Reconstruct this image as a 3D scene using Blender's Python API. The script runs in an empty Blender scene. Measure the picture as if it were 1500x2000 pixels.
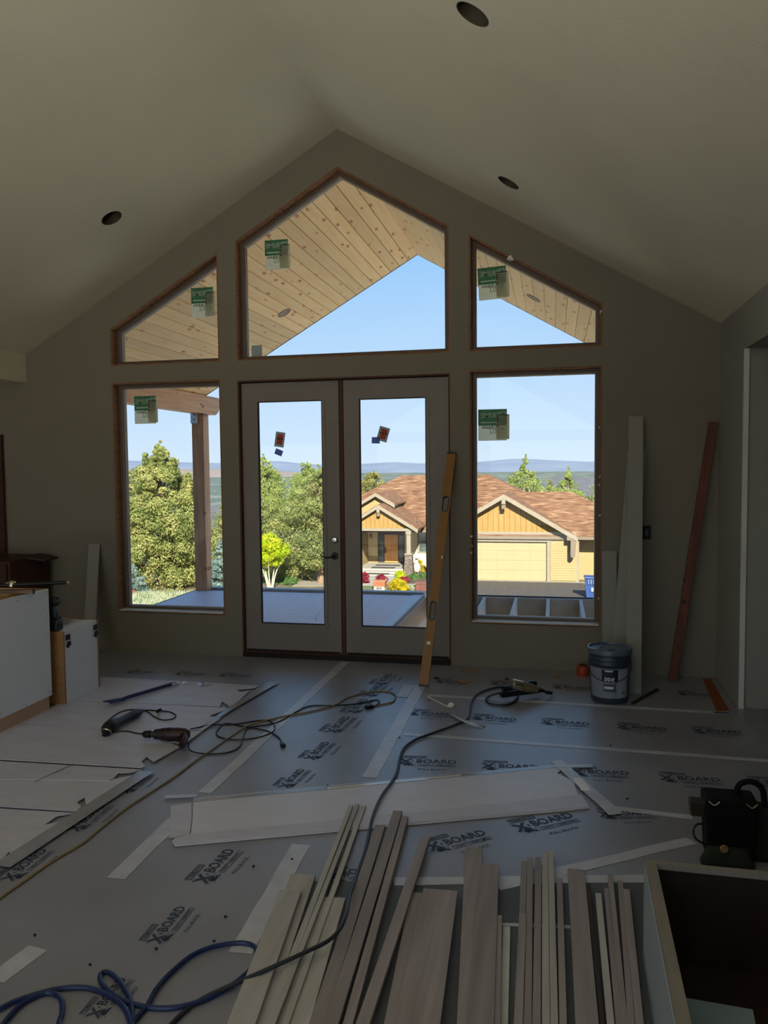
import bpy, bmesh, math, random
import numpy as np
from mathutils import Vector, Matrix
random.seed(7); RNG = np.random.default_rng(7)
scene = bpy.context.scene
COL = scene.collection

# ------------------------------------------------------------------ camera
FPX = 1537.4; YAW, PITCH, ROLL = -0.2136, -0.0583, -0.0101
CAM = Vector((1.8204, -6.6601, 1.7234))
_fw = Vector((math.sin(YAW)*math.cos(PITCH), math.cos(YAW)*math.cos(PITCH), math.sin(PITCH)))
_r0 = Vector((math.cos(YAW), -math.sin(YAW), 0)); _u0 = _r0.cross(_fw)
_r = _r0*math.cos(ROLL)+_u0*math.sin(ROLL); _u = _u0*math.cos(ROLL)-_r0*math.sin(ROLL)
cd = bpy.data.cameras.new('camera'); cam = bpy.data.objects.new('camera', cd); COL.objects.link(cam)
cd.sensor_fit = 'VERTICAL'; cd.sensor_height = 36; cd.sensor_width = 27; cd.lens = FPX/2000*36
cd.clip_start = .05; cd.clip_end = 20000
cam.matrix_world = Matrix(((_r.x, _u.x, -_fw.x, CAM.x), (_r.y, _u.y, -_fw.y, CAM.y), (_r.z, _u.z, -_fw.z, CAM.z), (0, 0, 0, 1)))
scene.camera = cam

# ------------------------------------------------------------------ sky, sun, exposure
SUN_EL, SUN_X = math.radians(30.5), 0.30
w = bpy.data.worlds.new('sky'); scene.world = w; w.use_nodes = True
nt = w.node_tree; nt.nodes.clear()
tcw = nt.nodes.new('ShaderNodeTexCoord'); sxyz = nt.nodes.new('ShaderNodeSeparateXYZ'); skr = nt.nodes.new('ShaderNodeValToRGB')
e_ = skr.color_ramp.elements; e_.new(.25); e_.new(.5)
for i_, (p_, c_) in enumerate(((0.0, (.68, .80, .93)), (.10, (.53, .71, .93)), (.32, (.24, .52, .90)), (1.0, (.13, .34, .78)))):
    e_[i_].position = p_; e_[i_].color = (*c_, 1)
bg = nt.nodes.new('ShaderNodeBackground'); bg.inputs[1].default_value = 0.86
ow = nt.nodes.new('ShaderNodeOutputWorld')
nt.links.new(tcw.outputs['Generated'], sxyz.inputs[0]); nt.links.new(sxyz.outputs['Z'], skr.inputs[0])
nt.links.new(skr.outputs[0], bg.inputs[0]); nt.links.new(bg.outputs[0], ow.inputs[0])
sd = bpy.data.lights.new('sun', 'SUN'); sd.energy = 9.4; sd.color = (1, .90, .74); sd.angle = math.radians(.55)
so = bpy.data.objects.new('sun', sd); COL.objects.link(so)
sdir = Vector((SUN_X, -1, 0)).normalized()*math.cos(SUN_EL)+Vector((0, 0, math.sin(SUN_EL)))
so.rotation_euler = sdir.to_track_quat('Z', 'Y').to_euler(); so.location = sdir*30
vs = scene.view_settings
vs.view_transform = 'Standard'; vs.look = 'None'; vs.exposure = 1.55; vs.gamma = 1.0; vs.use_curve_mapping = False
# unseen fill lamp added behind the camera to brighten the vaulted ceiling
FILL_LAMPS = [((.04, -8.4, 1.15), (.0, -6.3, 4.5))]
for p_, q_ in FILL_LAMPS:
    ld = bpy.data.lights.new('fill_lamp_light', 'SPOT'); ld.energy = 172; ld.color = (1, .985, .95); ld.spot_size = math.radians(112); ld.spot_blend = 1; ld.shadow_soft_size = .12
    lo = bpy.data.objects.new('fill_lamp_light', ld); COL.objects.link(lo); lo.location = p_
    lo.rotation_euler = (Vector(p_)-Vector(q_)).to_track_quat('Z', 'Y').to_euler()
scene.cycles.max_bounces = 10; scene.cycles.diffuse_bounces = 7; scene.cycles.transparent_max_bounces = 16
scene.cycles.sample_clamp_indirect = 8

# ------------------------------------------------------------------ helpers
def ray(px, py): return _fw+_r*((px-750)/FPX)-_u*((py-1000)/FPX)
def F(px, py, z=0.0):                      # a spot on a level surface at height z
    d = ray(px, py); t = (z-CAM.z)/d.z; return CAM+d*t
def W(px, py, y=0.0):                      # a spot on a plane parallel to the window wall
    d = ray(px, py); t = (y-CAM.y)/d.y; return CAM+d*t

CK = 1.0                                   # overall reflectance of the material family being made
def lin(c): return tuple(CK*(x/255/12.92 if x/255 <= .04045 else ((x/255+.055)/1.055)**2.4) for x in c)
_mats = {}
def M(name, col=(128, 128, 128), rough=.6, var=.12, scale=5., bump=0., metal=0., stretch=(1, 1, 1), bscale=None, spec=.5, col2=None, detail=4, coat=0.):
    if name in _mats: return _mats[name]
    m = bpy.data.materials.new(name); m.use_nodes = True; n = m.node_tree.nodes; l = m.node_tree.links
    b = n['Principled BSDF']; b.inputs['Roughness'].default_value = rough; b.inputs['Metallic'].default_value = metal
    b.inputs['Specular IOR Level'].default_value = spec
    if coat: b.inputs['Coat Weight'].default_value = coat; b.inputs['Coat Roughness'].default_value = .38
    tc = n.new('ShaderNodeTexCoord'); mp = n.new('ShaderNodeMapping'); mp.inputs['Scale'].default_value = stretch
    no = n.new('ShaderNodeTexNoise'); no.inputs['Scale'].default_value = scale; no.inputs['Detail'].default_value = detail
    rp = n.new('ShaderNodeValToRGB'); c = lin(col)
    c2 = lin(col2) if col2 else tuple(min(1, x*(1+var)) for x in c); c1 = tuple(x*(1-var) for x in c)
    rp.color_ramp.elements[0].position = .3; rp.color_ramp.elements[1].position = .7
    rp.color_ramp.elements[0].color = (*c1, 1); rp.color_ramp.elements[1].color = (*c2, 1)
    l.new(tc.outputs['Object'], mp.inputs[0]); l.new(mp.outputs[0], no.inputs['Vector'])
    l.new(no.outputs['Fac'], rp.inputs[0]); l.new(rp.outputs[0], b.inputs['Base Color'])
    if bump:
        n2 = n.new('ShaderNodeTexNoise'); n2.inputs['Scale'].default_value = bscale or scale*4; n2.inputs['Detail'].default_value = 5
        bp = n.new('ShaderNodeBump'); bp.inputs['Strength'].default_value = bump; bp.inputs['Distance'].default_value = .01
        l.new(mp.outputs[0], n2.inputs['Vector']); l.new(n2.outputs['Fac'], bp.inputs['Height']); l.new(bp.outputs[0], b.inputs['Normal'])
    _mats[name] = m
    return m

PM = {}
def prop(o, label=None, cat=None, group=None, kind=None):
    if label: o['label'] = label
    if cat: o['category'] = cat
    if group: o['group'] = group
    if kind: o['kind'] = kind
    return o
def thing(name, label, cat, loc=(0, 0, 0), rz=0., group=None, kind=None):
    o = bpy.data.objects.new(name, None); COL.objects.link(o); o.empty_display_size = .1
    o.location = loc; o.rotation_euler = (0, 0, rz)
    PM[o.name] = Matrix.Translation(Vector(loc)) @ Matrix.Rotation(rz, 4, 'Z')
    return prop(o, label, cat, group, kind)
class MB:
    def __init__(s): s.v = []; s.f = []
    def add(s, vs, fs):
        k = len(s.v); s.v += [Vector(a) for a in vs]; s.f += [tuple(i+k for i in q) for q in fs]; return s
    def box(s, c, d, R=None):
        x, y, z = [a/2 for a in d]; c = Vector(c)
        p = [Vector(q) for q in ((-x, -y, -z), (x, -y, -z), (x, y, -z), (-x, y, -z), (-x, -y, z), (x, -y, z), (x, y, z), (-x, y, z))]
        if R is not None: p = [R @ q for q in p]
        return s.add([q+c for q in p], [(0, 3, 2, 1), (4, 5, 6, 7), (0, 1, 5, 4), (1, 2, 6, 5), (2, 3, 7, 6), (3, 0, 4, 7)])
    def bb(s, a, b): return s.box([(a[i]+b[i])/2 for i in range(3)], [abs(b[i]-a[i]) for i in range(3)])
    def beam(s, p0, p1, wd, th, up=(0, 0, 1)):      # bar from p0 to p1; wd across, th along up
        p0 = Vector(p0); p1 = Vector(p1); d = p1-p0; L = d.length; d.normalize()
        a = d.cross(Vector(up)).normalized(); u2 = a.cross(d)
        return s.box((p0+p1)/2, (L, wd, th), Matrix((d, a, u2)).transposed())
    def prism(s, pts, vec):                          # closed outline (3-D points) swept along vec
        n = len(pts); pts = [Vector(p) for p in pts]; vec = Vector(vec)
        return s.add(pts+[p+vec for p in pts], [tuple(range(n))[::-1], tuple(range(n, 2*n))]+[(i, (i+1) % n, (i+1) % n+n, i+n) for i in range(n)])
    def ring(s, outer, inner, vec):
        n = len(outer); vec = Vector(vec); o = [Vector(p) for p in outer]; i_ = [Vector(p) for p in inner]
        vs = o+i_+[p+vec for p in o]+[p+vec for p in i_]; fs = []
        for k in range(n):
            j = (k+1) % n
            fs += [(k, j, n+j, n+k), (2*n+j, 2*n+k, 3*n+k, 3*n+j), (j, k, 2*n+k, 2*n+j), (n+k, n+j, 3*n+j, 3*n+k)]
        return s.add(vs, fs)
    def plate(s, outer, holes, vec):                 # flat outline with holes, given thickness
        bm = bmesh.new(); es = []
        for lp in [outer]+holes:
            vs_ = [bm.verts.new(p) for p in lp]
            es += [bm.edges.new((vs_[i], vs_[(i+1) % len(vs_)])) for i in range(len(vs_))]
        bmesh.ops.triangle_fill(bm, use_beauty=True, edges=es)
        r = bmesh.ops.extrude_face_region(bm, geom=bm.faces[:])
        bmesh.ops.translate(bm, vec=Vector(vec), verts=[g for g in r['geom'] if isinstance(g, bmesh.types.BMVert)])
        bmesh.ops.recalc_face_normals(bm, faces=bm.faces[:])
        bm.verts.index_update()
        s.add([q.co.copy() for q in bm.verts], [tuple(q.index for q in f.verts) for f in bm.faces]); bm.free(); return s
    def tube(s, pts, r, n=8, smooth=0, taper=None, closed=False):
        P = [Vector(p) for p in pts]
        if smooth:
            Q = []
            for i in range(len(P)-1):
                p0 = P[max(i-1, 0)]; p1 = P[i]; p2 = P[i+1]; p3 = P[min(i+2, len(P)-1)]
                for k in range(smooth):
                    t = k/smooth
                    Q.append(.5*((2*p1)+(p2-p0)*t+(2*p0-5*p1+4*p2-p3)*t*t+(3*p1-p0-3*p2+p3)*t**3))
            P = Q+[P[-1]]
        ref = Vector((0, 0, 1)); rings = []; N = len(P)
        for i in range(N):
            d = (P[min(i+1, N-1)]-P[max(i-1, 0)]).normalized()
            if abs(d.dot(ref)) > .95: ref = Vector((1, 0, 0)) if abs(d.x) < .9 else Vector((0, 1, 0))
            a = d.cross(ref).normalized(); b = d.cross(a).normalized()
            rr = r if taper is None else r*(taper[0]+(taper[1]-taper[0])*i/max(1, N-1))
            rings.append([P[i]+a*(rr*math.cos(2*math.pi*k/n))+b*(rr*math.sin(2*math.pi*k/n)) for k in range(n)])
        vs_ = [q for g in rings for q in g]
        fs = [(i*n+k, i*n+(k+1) % n, (i+1)*n+(k+1) % n, (i+1)*n+k) for i in range(N-1) for k in range(n)]
        return s.add(vs_, fs+[tuple(range(n))[::-1], tuple(range((N-1)*n, N*n))])
    def lathe(s, prof, n=24, mat=None, arc=None):
        vs_ = []; fs = []; m = len(prof); full = arc is None; a0, a1 = arc or (0, 2*math.pi); nn = n if full else n+1
        for k in range(nn):
            a = a0+(a1-a0)*k/n
            for r, z in prof: vs_.append(Vector((r*math.cos(a), r*math.sin(a), z)))
        for k in range(n):
            j = (k+1) % nn
            for i in range(m-1): fs.append((k*m+i, j*m+i, j*m+i+1, k*m+i+1))
        if mat is not None: vs_ = [mat @ q for q in vs_]
        return s.add(vs_, fs)
    def disc(s, c, nrm, r, th, n=20):
        nrm = Vector(nrm).normalized(); a = nrm.orthogonal().normalized(); b = nrm.cross(a); c = Vector(c)
        return s.prism([c+a*(r*math.cos(2*math.pi*k/n))+b*(r*math.sin(2*math.pi*k/n)) for k in range(n)], nrm*th)
    def text(s, body, size, mat, offset=0.0):
        vs_, fs = text_geo(body, size, offset); return s.add([mat @ Vector(q) for q in vs_], fs)
    def build(s, name, mat, parent=None, smooth=False, bevel=0, kind=None, label=None, local=False):
        me = bpy.data.meshes.new(name)
        vs_ = s.v
        if parent is not None and not local:
            inv = PM[parent.name].inverted(); vs_ = [inv @ q for q in vs_]
        me.from_pydata([tuple(q) for q in vs_], [], s.f); me.materials.append(mat)
        if smooth:
            me.polygons.foreach_set('use_smooth', [True]*len(me.polygons))
            me.set_sharp_from_angle(angle=math.radians(40))
        me.update()
        o = bpy.data.objects.new(name, me); COL.objects.link(o)
        if parent is not None: o.parent = parent; PM[o.name] = PM[parent.name]
        else: PM[o.name] = Matrix.Identity(4)
        if bevel:
            b = o.modifiers.new('bevel', 'BEVEL'); b.width = bevel; b.segments = 2; b.limit_method = 'ANGLE'
        if kind: o['kind'] = kind
        if label: o['label'] = label
        return o
_tc = {}
def text_geo(body, size, offset=0.0):
    k = (body, size, offset)
    if k in _tc: return _tc[k]
    cu = bpy.data.curves.new('t', 'FONT'); cu.body = body; cu.size = size; cu.align_x = 'CENTER'; cu.align_y = 'CENTER'
    cu.resolution_u = 2; cu.offset = offset
    o = bpy.data.objects.new('t', cu); COL.objects.link(o)
    me = o.evaluated_get(bpy.context.evaluated_depsgraph_get()).to_mesh()
    r = ([tuple(q.co) for q in me.vertices], [tuple(p.vertices) for p in me.polygons])
    bpy.data.objects.remove(o); bpy.data.curves.remove(cu); _tc[k] = r
    return r
def copy_tree(o, parent=None):
    c = o.copy(); COL.objects.link(c)
    if parent is not None: c.parent = parent
    for ch in list(o.children): copy_tree(ch, c)
    return c
def inset(poly, d):                                # convex outline (x,z), counter-clockwise
    n = len(poly); out = []
    for i in range(n):
        a, b, c = Vector(poly[i-1]), Vector(poly[i]), Vector(poly[(i+1) % n])
        e1 = (b-a).normalized(); e2 = (c-b).normalized()
        n1 = Vector((-e1.y, e1.x)); n2 = Vector((-e2.y, e2.x))
        k = 1+n1.dot(n2); out.append(tuple(b+(n1+n2)*(d/k)))
    return out
def xz(poly, y): return [(x, y, z) for x, z in poly]
# ------------------------------------------------------------------ materials
WALL = M('greige_wall_paint', (126, 119, 104), .85, .03, 2, .15, bscale=160)
CEIL = M('ceiling_paint', (216, 210, 186), .9, .03, 1.5, .12, bscale=120)
RAWWALL = M('primed_drywall', (146, 146, 138), .85, .03, 4, .1, bscale=140)
PAPER = M('builder_paper', (134, 136, 148), .4, .13, 1.6, .3, bscale=6, spec=.8, coat=.45)
TAPE = M('seam_tape', (186, 189, 202), .34, .12, 8, .2, bscale=25)
CARD = M('cardboard', (192, 191, 206), .5, .07, 4, .12, bscale=30, stretch=(1, 3, 1), coat=.35)
CARD_DARK = M('cardboard_cut', (40, 32, 28), .9, .1)
INK = M('navy_ink', (48, 58, 80), .6, .25, 30)
ROUGHWOOD = M('rough_framing', (136, 94, 62), .8, .35, 10, .3, stretch=(1, 1, 8))
FRAME = M('taupe_vinyl', (96, 80, 66), .5, .06, 6)
SILLM = M('pale_sill', (205, 200, 195), .45, .05, 6)
DOORM = M('door_primer', (126, 118, 110), .55, .04, 5)
DARKGAP = M('dark_weatherstrip', (30, 20, 16), .8, .3, 20)
REDWOOD = M('dark_jamb_wood', (84, 48, 34), .75, .3, 14, .2, stretch=(1, 1, 6))
BRONZE = M('dark_bronze', (44, 38, 34), .4, .1, 20, metal=.7)
CHROME = M('satin_chrome', (214, 208, 190), .25, .04, 10, metal=1)
BLACKP = M('black_plastic', (18, 19, 21), .45, .15, 20)
RUBBER = M('black_rubber', (16, 17, 20), .5, .1, 20)
WHITEP = M('white_melamine', (226, 231, 240), .45, .02, 3)
PLY = M('plywood_edge', (158, 118, 76), .65, .2, 10, .1, stretch=(1, 1, 12))
def glass_mat():
    m = bpy.data.materials.new('window_glass'); m.use_nodes = True; n = m.node_tree.nodes; l = m.node_tree.links
    n.remove(n['Principled BSDF']); out = n['Material Output']
    t = n.new('ShaderNodeBsdfTransparent'); t.inputs[0].default_value = (.64, .655, .66, 1)  # tint added to dim the outdoors against the brightened room
    g = n.new('ShaderNodeBsdfGlossy'); g.inputs['Roughness'].default_value = .01
    f = n.new('ShaderNodeFresnel'); f.inputs[0].default_value = 1.3
    x = n.new('ShaderNodeMixShader'); l.new(f.outputs[0], x.inputs[0]); l.new(t.outputs[0], x.inputs[1]); l.new(g.outputs[0], x.inputs[2])
    l.new(x.outputs[0], out.inputs[0]); return m
GLASS = glass_mat()
def wood_mat(name, base, dark, knot=None, along='Y', ks=1.0, rough=.6):
    m = bpy.data.materials.new(name); m.use_nodes = True; n = m.node_tree.nodes; l = m.node_tree.links
    b = n['Principled BSDF']; b.inputs['Roughness'].default_value = rough
    tc = n.new('ShaderNodeTexCoord'); oi = n.new('ShaderNodeObjectInfo'); ad = n.new('ShaderNodeVectorMath'); ad.operation = 'ADD'
    mu = n.new('ShaderNodeVectorMath'); mu.operation = 'SCALE'; mu.inputs[0].default_value = (13, 7, 5)
    l.new(oi.outputs['Random'], mu.inputs['Scale']); l.new(tc.outputs['Object'], ad.inputs[0]); l.new(mu.outputs[0], ad.inputs[1])
    mp = n.new('ShaderNodeMapping'); mp.inputs['Scale'].default_value = (26, 1.6, 26) if along == 'Y' else (26, 26, 1.6)
    l.new(ad.outputs[0], mp.inputs[0])
    no = n.new('ShaderNodeTexNoise'); no.inputs['Scale'].default_value = 1; no.inputs['Detail'].default_value = 5; l.new(mp.outputs[0], no.inputs['Vector'])
    rp = n.new('ShaderNodeValToRGB'); rp.color_ramp.elements[0].position = .3; rp.color_ramp.elements[1].position = .65
    rp.color_ramp.elements[0].color = (*lin(dark), 1); rp.color_ramp.elements[1].color = (*lin(base), 1)
    l.new(no.outputs['Fac'], rp.inputs[0]); col = rp.outputs[0]
    hs = n.new('ShaderNodeHueSaturation'); mr = n.new('ShaderNodeMapRange'); mr.inputs[3].default_value = .88; mr.inputs[4].default_value = 1.1
    l.new(oi.outputs['Random'], mr.inputs[0]); l.new(mr.outputs[0], hs.inputs['Value']); l.new(col, hs.inputs['Color']); col = hs.outputs[0]
    if knot:
        m2 = n.new('ShaderNodeMapping'); m2.inputs['Scale'].default_value = (9*ks, 3.6*ks, 9*ks)
        l.new(ad.outputs[0], m2.inputs[0])
        vo = n.new('ShaderNodeTexVoronoi'); vo.inputs['Scale'].default_value = 1; l.new(m2.outputs[0], vo.inputs['Vector'])
        r2 = n.new('ShaderNodeValToRGB'); r2.color_ramp.elements[0].position = .12; r2.color_ramp.elements[1].position = .22
        r2.color_ramp.elements[0].color = (*lin(knot), 1); r2.color_ramp.elements[1].color = (1, 1, 1, 1)
        l.new(vo.outputs['Distance'], r2.inputs[0])
        mx = n.new('ShaderNodeMix'); mx.data_type = 'RGBA'; mx.blend_type = 'MULTIPLY'; mx.inputs[0].default_value = .85
        l.new(col, mx.inputs[6]); l.new(r2.outputs[0], mx.inputs[7]); col = mx.outputs[2]
    l.new(col, b.inputs['Base Color']); return m
PINE = wood_mat('knotty_pine', (252, 218, 160), (246, 200, 136), (184, 116, 60))
ALDER = wood_mat('alder_boards', (156, 148, 150), (134, 124, 124))
ALDER2 = wood_mat('pale_boards', (184, 182, 180), (166, 162, 158))
STUD = wood_mat('red_stud', (116, 56, 30), (86, 38, 20), (60, 30, 20), along='Z')
POSTW = wood_mat('timber_post', (196, 150, 112), (166, 118, 84), (150, 110, 80), along='Z', ks=.5)

# ------------------------------------------------------------------ room shell
HX, RZ, SL = 3.09, 4.60, .578           # half width, ridge height, roof slope
def slope_z(x): return RZ-SL*abs(x)
OPEN = {
 'll': [(-2.195, .375), (-1.12, .375), (-1.12, 2.516), (-2.195, 2.516)],
 'lr': [(1.12, .375), (2.195, .375), (2.195, 2.516), (1.12, 2.516)],
 'ul': [(-2.195, 2.675), (-1.12, 2.675), (-1.12, 3.635), (-2.195, 3.012)],
 'ur': [(1.12, 2.675), (2.195, 2.675), (2.195, 3.012), (1.12, 3.635)],
 'uc': [(-.95, 2.675), (.95, 2.675), (.95, 3.722), (0, 4.286), (-.95, 3.722)]}
DOOR_O = [(-.955, .002), (.955, .002), (.955, 2.498), (-.955, 2.498)]
WT = .19; BY = -13.8
outer = [(-6.6, -.25), (5.3, -.25), (5.3, 2.9), (HX+.1, slope_z(HX)+.1), (0, RZ+.12), (-HX-.1, slope_z(HX)+.1), (-6.6, 2.9)]
prop(MB().plate(xz(outer, 0), [xz(p, 0) for p in OPEN.values()]+[xz(DOOR_O, 0)], (0, WT, 0)).build('wall_front', WALL), kind='structure')
prop(MB().bb((-6.8, BY-.2, -.2), (5.3, 0, 0)).build('floor', PAPER), kind='structure')
FLOOR = bpy.data.objects['floor']
HOLES = []
def ceil_hole(px, py, s, y1=None):
    d = ray(px, py); t = (RZ-CAM.z-SL*s*CAM.x)/(d.z+SL*s*d.x); return CAM+d*t
h1, h2, h3 = ceil_hole(923, 28, 1), ceil_hole(993, 357, 1), ceil_hole(218, 426, -1)
CS = 1/math.sqrt(1+SL*SL)
for s, hs_, nm in ((-1, [h3], 'ceiling'), (1, [h1, h2], 'ceiling')):
    tan = Vector((s*CS, 0, -SL*CS)); up = Vector((s*SL*CS, 0, CS))
    o_ = [Vector((0, y, RZ)) for y in (BY, WT)]+[Vector((0, y, RZ))+tan*(3.35/CS) for y in (WT, BY)]
    hl = [[h+tan*(.082*math.cos(a))+Vector((0, .082*math.sin(a), 0)) for a in [2*math.pi*k/24 for k in range(24)]] for h in hs_]
    prop(MB().plate(o_, hl, up*.2).build(nm, CEIL), kind='structure')
    for h, lb in zip(hs_, ['empty round light hole nearest the camera in right ceiling slope', 'empty round light hole above the right upper window'] if s == 1 else ['empty round light hole in left ceiling slope']):
        t = thing('recessed_light_can', lb, 'light hole', tuple(h), group='recessed light holes in the ceiling')
        R4 = Matrix.Translation(h) @ Matrix((tan, Vector((0, 1, 0)), up)).transposed().to_4x4()
        MB().lathe([(.0845, -.001), (.0845, .19), (0, .19), (0, .187), (.0805, .187), (.0805, -.001), (.0845, -.001)], 24, R4).build('can', M('dark_can', (70, 62, 46), .7, .2), t, smooth=True)
        MB().lathe([(.012, .187), (.012, .13), (.020, .125), (.020, .10), (0, .10)], 10, R4).build('socket', BLACKP, t, smooth=True)
prop(MB().bb((-6.8, BY, 2.547), (-HX, -.001, 2.95)).build('ceiling', CEIL), kind='structure')
prop(MB().bb((HX+.19, BY, 2.6), (5.3, -.001, 2.9)).build('ceiling', CEIL), kind='structure')
yz = lambda poly, x: [(x, y, z) for y, z in poly]
prop(MB().plate(yz([(BY, 0.001), (-4.6, 0.001), (-4.6, 2.5), (-.81, 2.5), (-.81, 0.001), (-.001, 0.001), (-.001, 2.83), (BY, 2.83)], HX), [], (.19, 0, 0)).build('wall_right', RAWWALL), kind='structure')
prop(MB().bb((HX-.004, -.83, 0.001), (HX+.03, -.812, 2.5)).build('trim_1', M('corner_bead', (205, 205, 200), .6, .03)), kind='structure')
prop(MB().bb((5.2, BY, .001), (5.3, -.001, 2.6)).build('wall_right', WALL), kind='structure')
prop(MB().bb((-6.8, BY, .001), (-6.6, -.001, 2.547)).build('wall_left', WALL), kind='structure')
bw = [[(-6.2, .1), (-3.5, .1), (-3.5, 2.4), (-6.2, 2.4)], [(-2.9, .1), (-.1, .1), (-.1, 2.4), (-2.9, 2.4)], [(.1, .1), (2.9, .1), (2.9, 2.4), (.1, 2.4)],
      [(-2.9, 2.55), (-.1, 2.55), (-.1, 4.3), (-2.9, 2.68)], [(.1, 2.55), (2.9, 2.55), (2.9, 2.68), (.1, 4.3)]]  # unseen openings, added tall to let extra daylight into the room
prop(MB().plate(xz([(-6.8, .001), (5.3, .001), (5.3, 2.9), (HX+.1, slope_z(HX)+.1), (0, RZ+.12), (-HX-.1, slope_z(HX)+.1), (-6.8, 2.9)], BY-.15), [xz(p, BY-.15) for p in bw], (0, .15, 0)).build('wall_back', WALL), kind='structure')
for p in bw:
    prop(MB().ring(xz(p, BY-.1), xz(inset(p, .06), BY-.1), (0, .06, 0)).build('fill_window', FRAME), kind='structure')

# windows: frame is the window itself, with its pane, raw framing and sill
def window(name, key, sill):
    p = OPEN[key]
    f = prop(MB().ring(xz(inset(p, .014), .085), xz(inset(p, .044), .085), (0, .09, 0)).build(name, FRAME), kind='structure')
    MB().ring(xz(inset(p, .043), .115), xz(inset(p, .049), .115), (0, .05, 0)).build('glazing_bead', M('pale_bead', (150, 134, 114), .5, .04), f)
    g = inset(p, .046); MB().prism(xz(g, .145), (0, .006, 0)).build('pane', GLASS, f)
    MB().ring(xz(inset(p, .001), .004), xz(inset(p, .0135), .004), (0, .18, 0)).build('rough_frame', ROUGHWOOD, f, label='raw brown framing lumber around the unit')
    if sill:
        x0, x1 = p[0][0], p[1][0]
        MB().bb((x0+.0145, -.012, p[0][1]+.0145), (x1-.0145, .084, p[0][1]+.026)).build('sill', SILLM, f, label='pale sill strip')
    return f
window('window_1', 'll', True); window('window_2', 'ul', False); window('window_3', 'uc', False)
window('window_4', 'ur', False); window('window_5', 'lr', True)
# foam and plaster crumbs in the gaps beside the windows
def crumb(p, r, mat, name, label, n=7):
    mb = MB(); k = len(mb.v)
    bm = bmesh.new(); bmesh.ops.create_icosphere(bm, subdivisions=1, radius=r)
    for v in bm.verts: v.co = Vector((v.co.x*random.uniform(.6, 1.4), v.co.y*random.uniform(.5, 1), v.co.z*random.uniform(.6, 1.6)))+Vector(p)
    bm.verts.index_update(); mb.add([v.co.copy() for v in bm.verts], [tuple(q.index for q in f.verts) for f in bm.faces]); bm.free()
    return mb.build(name, mat)
FOAM = M('white_foam', (225, 222, 212), .8, .06, 12)
for p in [(2.186, .012, 1.62), (2.186, .014, 1.55), (2.186, .012, 1.30), (2.186, .012, .62), (2.186, .014, 2.02), (1.128, .012, 1.12), (1.128, .014, 1.04), (1.128, .012, .98), (2.187, .012, 2.95), (1.46, .014, 3.425)]:
    prop(crumb(p, .014 if p[0] != 1.46 else .03, FOAM, 'foam_bead', None), 'small blob of white sealant foam in window gap', 'foam', 'foam blobs in the window gaps')

# french door
d1 = prop(MB().ring(xz(DOOR_O, .004), xz([(-.941, .05), (.941, .05), (.941, 2.484), (-.941, 2.484)], .004), (0, .13, 0)).build('door_1', REDWOOD), kind='structure')
MB().bb((-.953, -.006, .003), (.953, .14, .046)).build('threshold', DARKGAP, d1)
MB().bb((-.028, .05, .05), (.004, .11, 2.48)).build('astragal', REDWOOD, d1)
MB().bb((-.045, .097, .05), (.022, .112, 2.48)).build('astragal_stop', REDWOOD, d1)
MB().ring(xz([(-.9405, .047), (.9405, .047), (.9405, 2.4835), (-.9405, 2.4835)], .097), xz([(-.918, .062), (.918, .062), (.918, 2.462), (-.918, 2.462)], .097), (0, .035, 0)).build('door_stop', REDWOOD, d1)
for x0, x1, g0, g1 in ((-.938, -.034, -.787, -.185), (.010, .938, .152, .742)):
    L = [(x0, .050), (x1, .050), (x1, 2.476), (x0, 2.476)]; G = [(g0, .305), (g1, .305), (g1, 2.31), (g0, 2.31)]
    lf = MB().ring(xz(L, .05), xz(G, .05), (0, .045, 0)).build('door_leaf', DOORM, d1)
    MB().ring(xz(inset(G, -.028), .043), xz(inset(G, 0), .043), (0, .01, 0)).build('glass_moulding', DOORM, lf)
    MB().ring(xz(inset(G, -.001), .046), xz(inset(G, .007), .046), (0, .03, 0)).build('gasket', DARKGAP, lf)
    MB().prism(xz(G, .068), (0, .006, 0)).build('pane', GLASS, lf)
    MB().bb((x0+.01, .046, .048), (x1-.01, .06, .066)).build('door_sweep', DARKGAP, lf)
    if x0 < -.5:
        hx = -.085
        db = MB().lathe([(0, .022), (.020, .020), (.026, .012), (.031, .008), (.032, 0)], 24, Matrix.Translation((hx, .05, 1.075)) @ Matrix.Rotation(math.pi/2, 4, 'X')).build('deadbolt', CHROME, lf, smooth=True)
        MB().bb((hx-.004, .024, 1.060), (hx+.004, .032, 1.090)) if False else None
        hb = MB().lathe([(0, .03), (.012, .03), (.014, .012), (.030, .010), (.033, 0)], 24, Matrix.Translation((hx, .05, .93)) @ Matrix.Rotation(math.pi/2, 4, 'X'))
        hb.tube([(hx, .022, .93), (hx-.02, .010, .926), (hx-.05, .004, .918), (hx-.085, .006, .922), (hx-.115, .010, .928)], .009, 8, 4, (1, .6))
        hb.build('lever_handle', BRONZE, lf, smooth=True)

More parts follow.
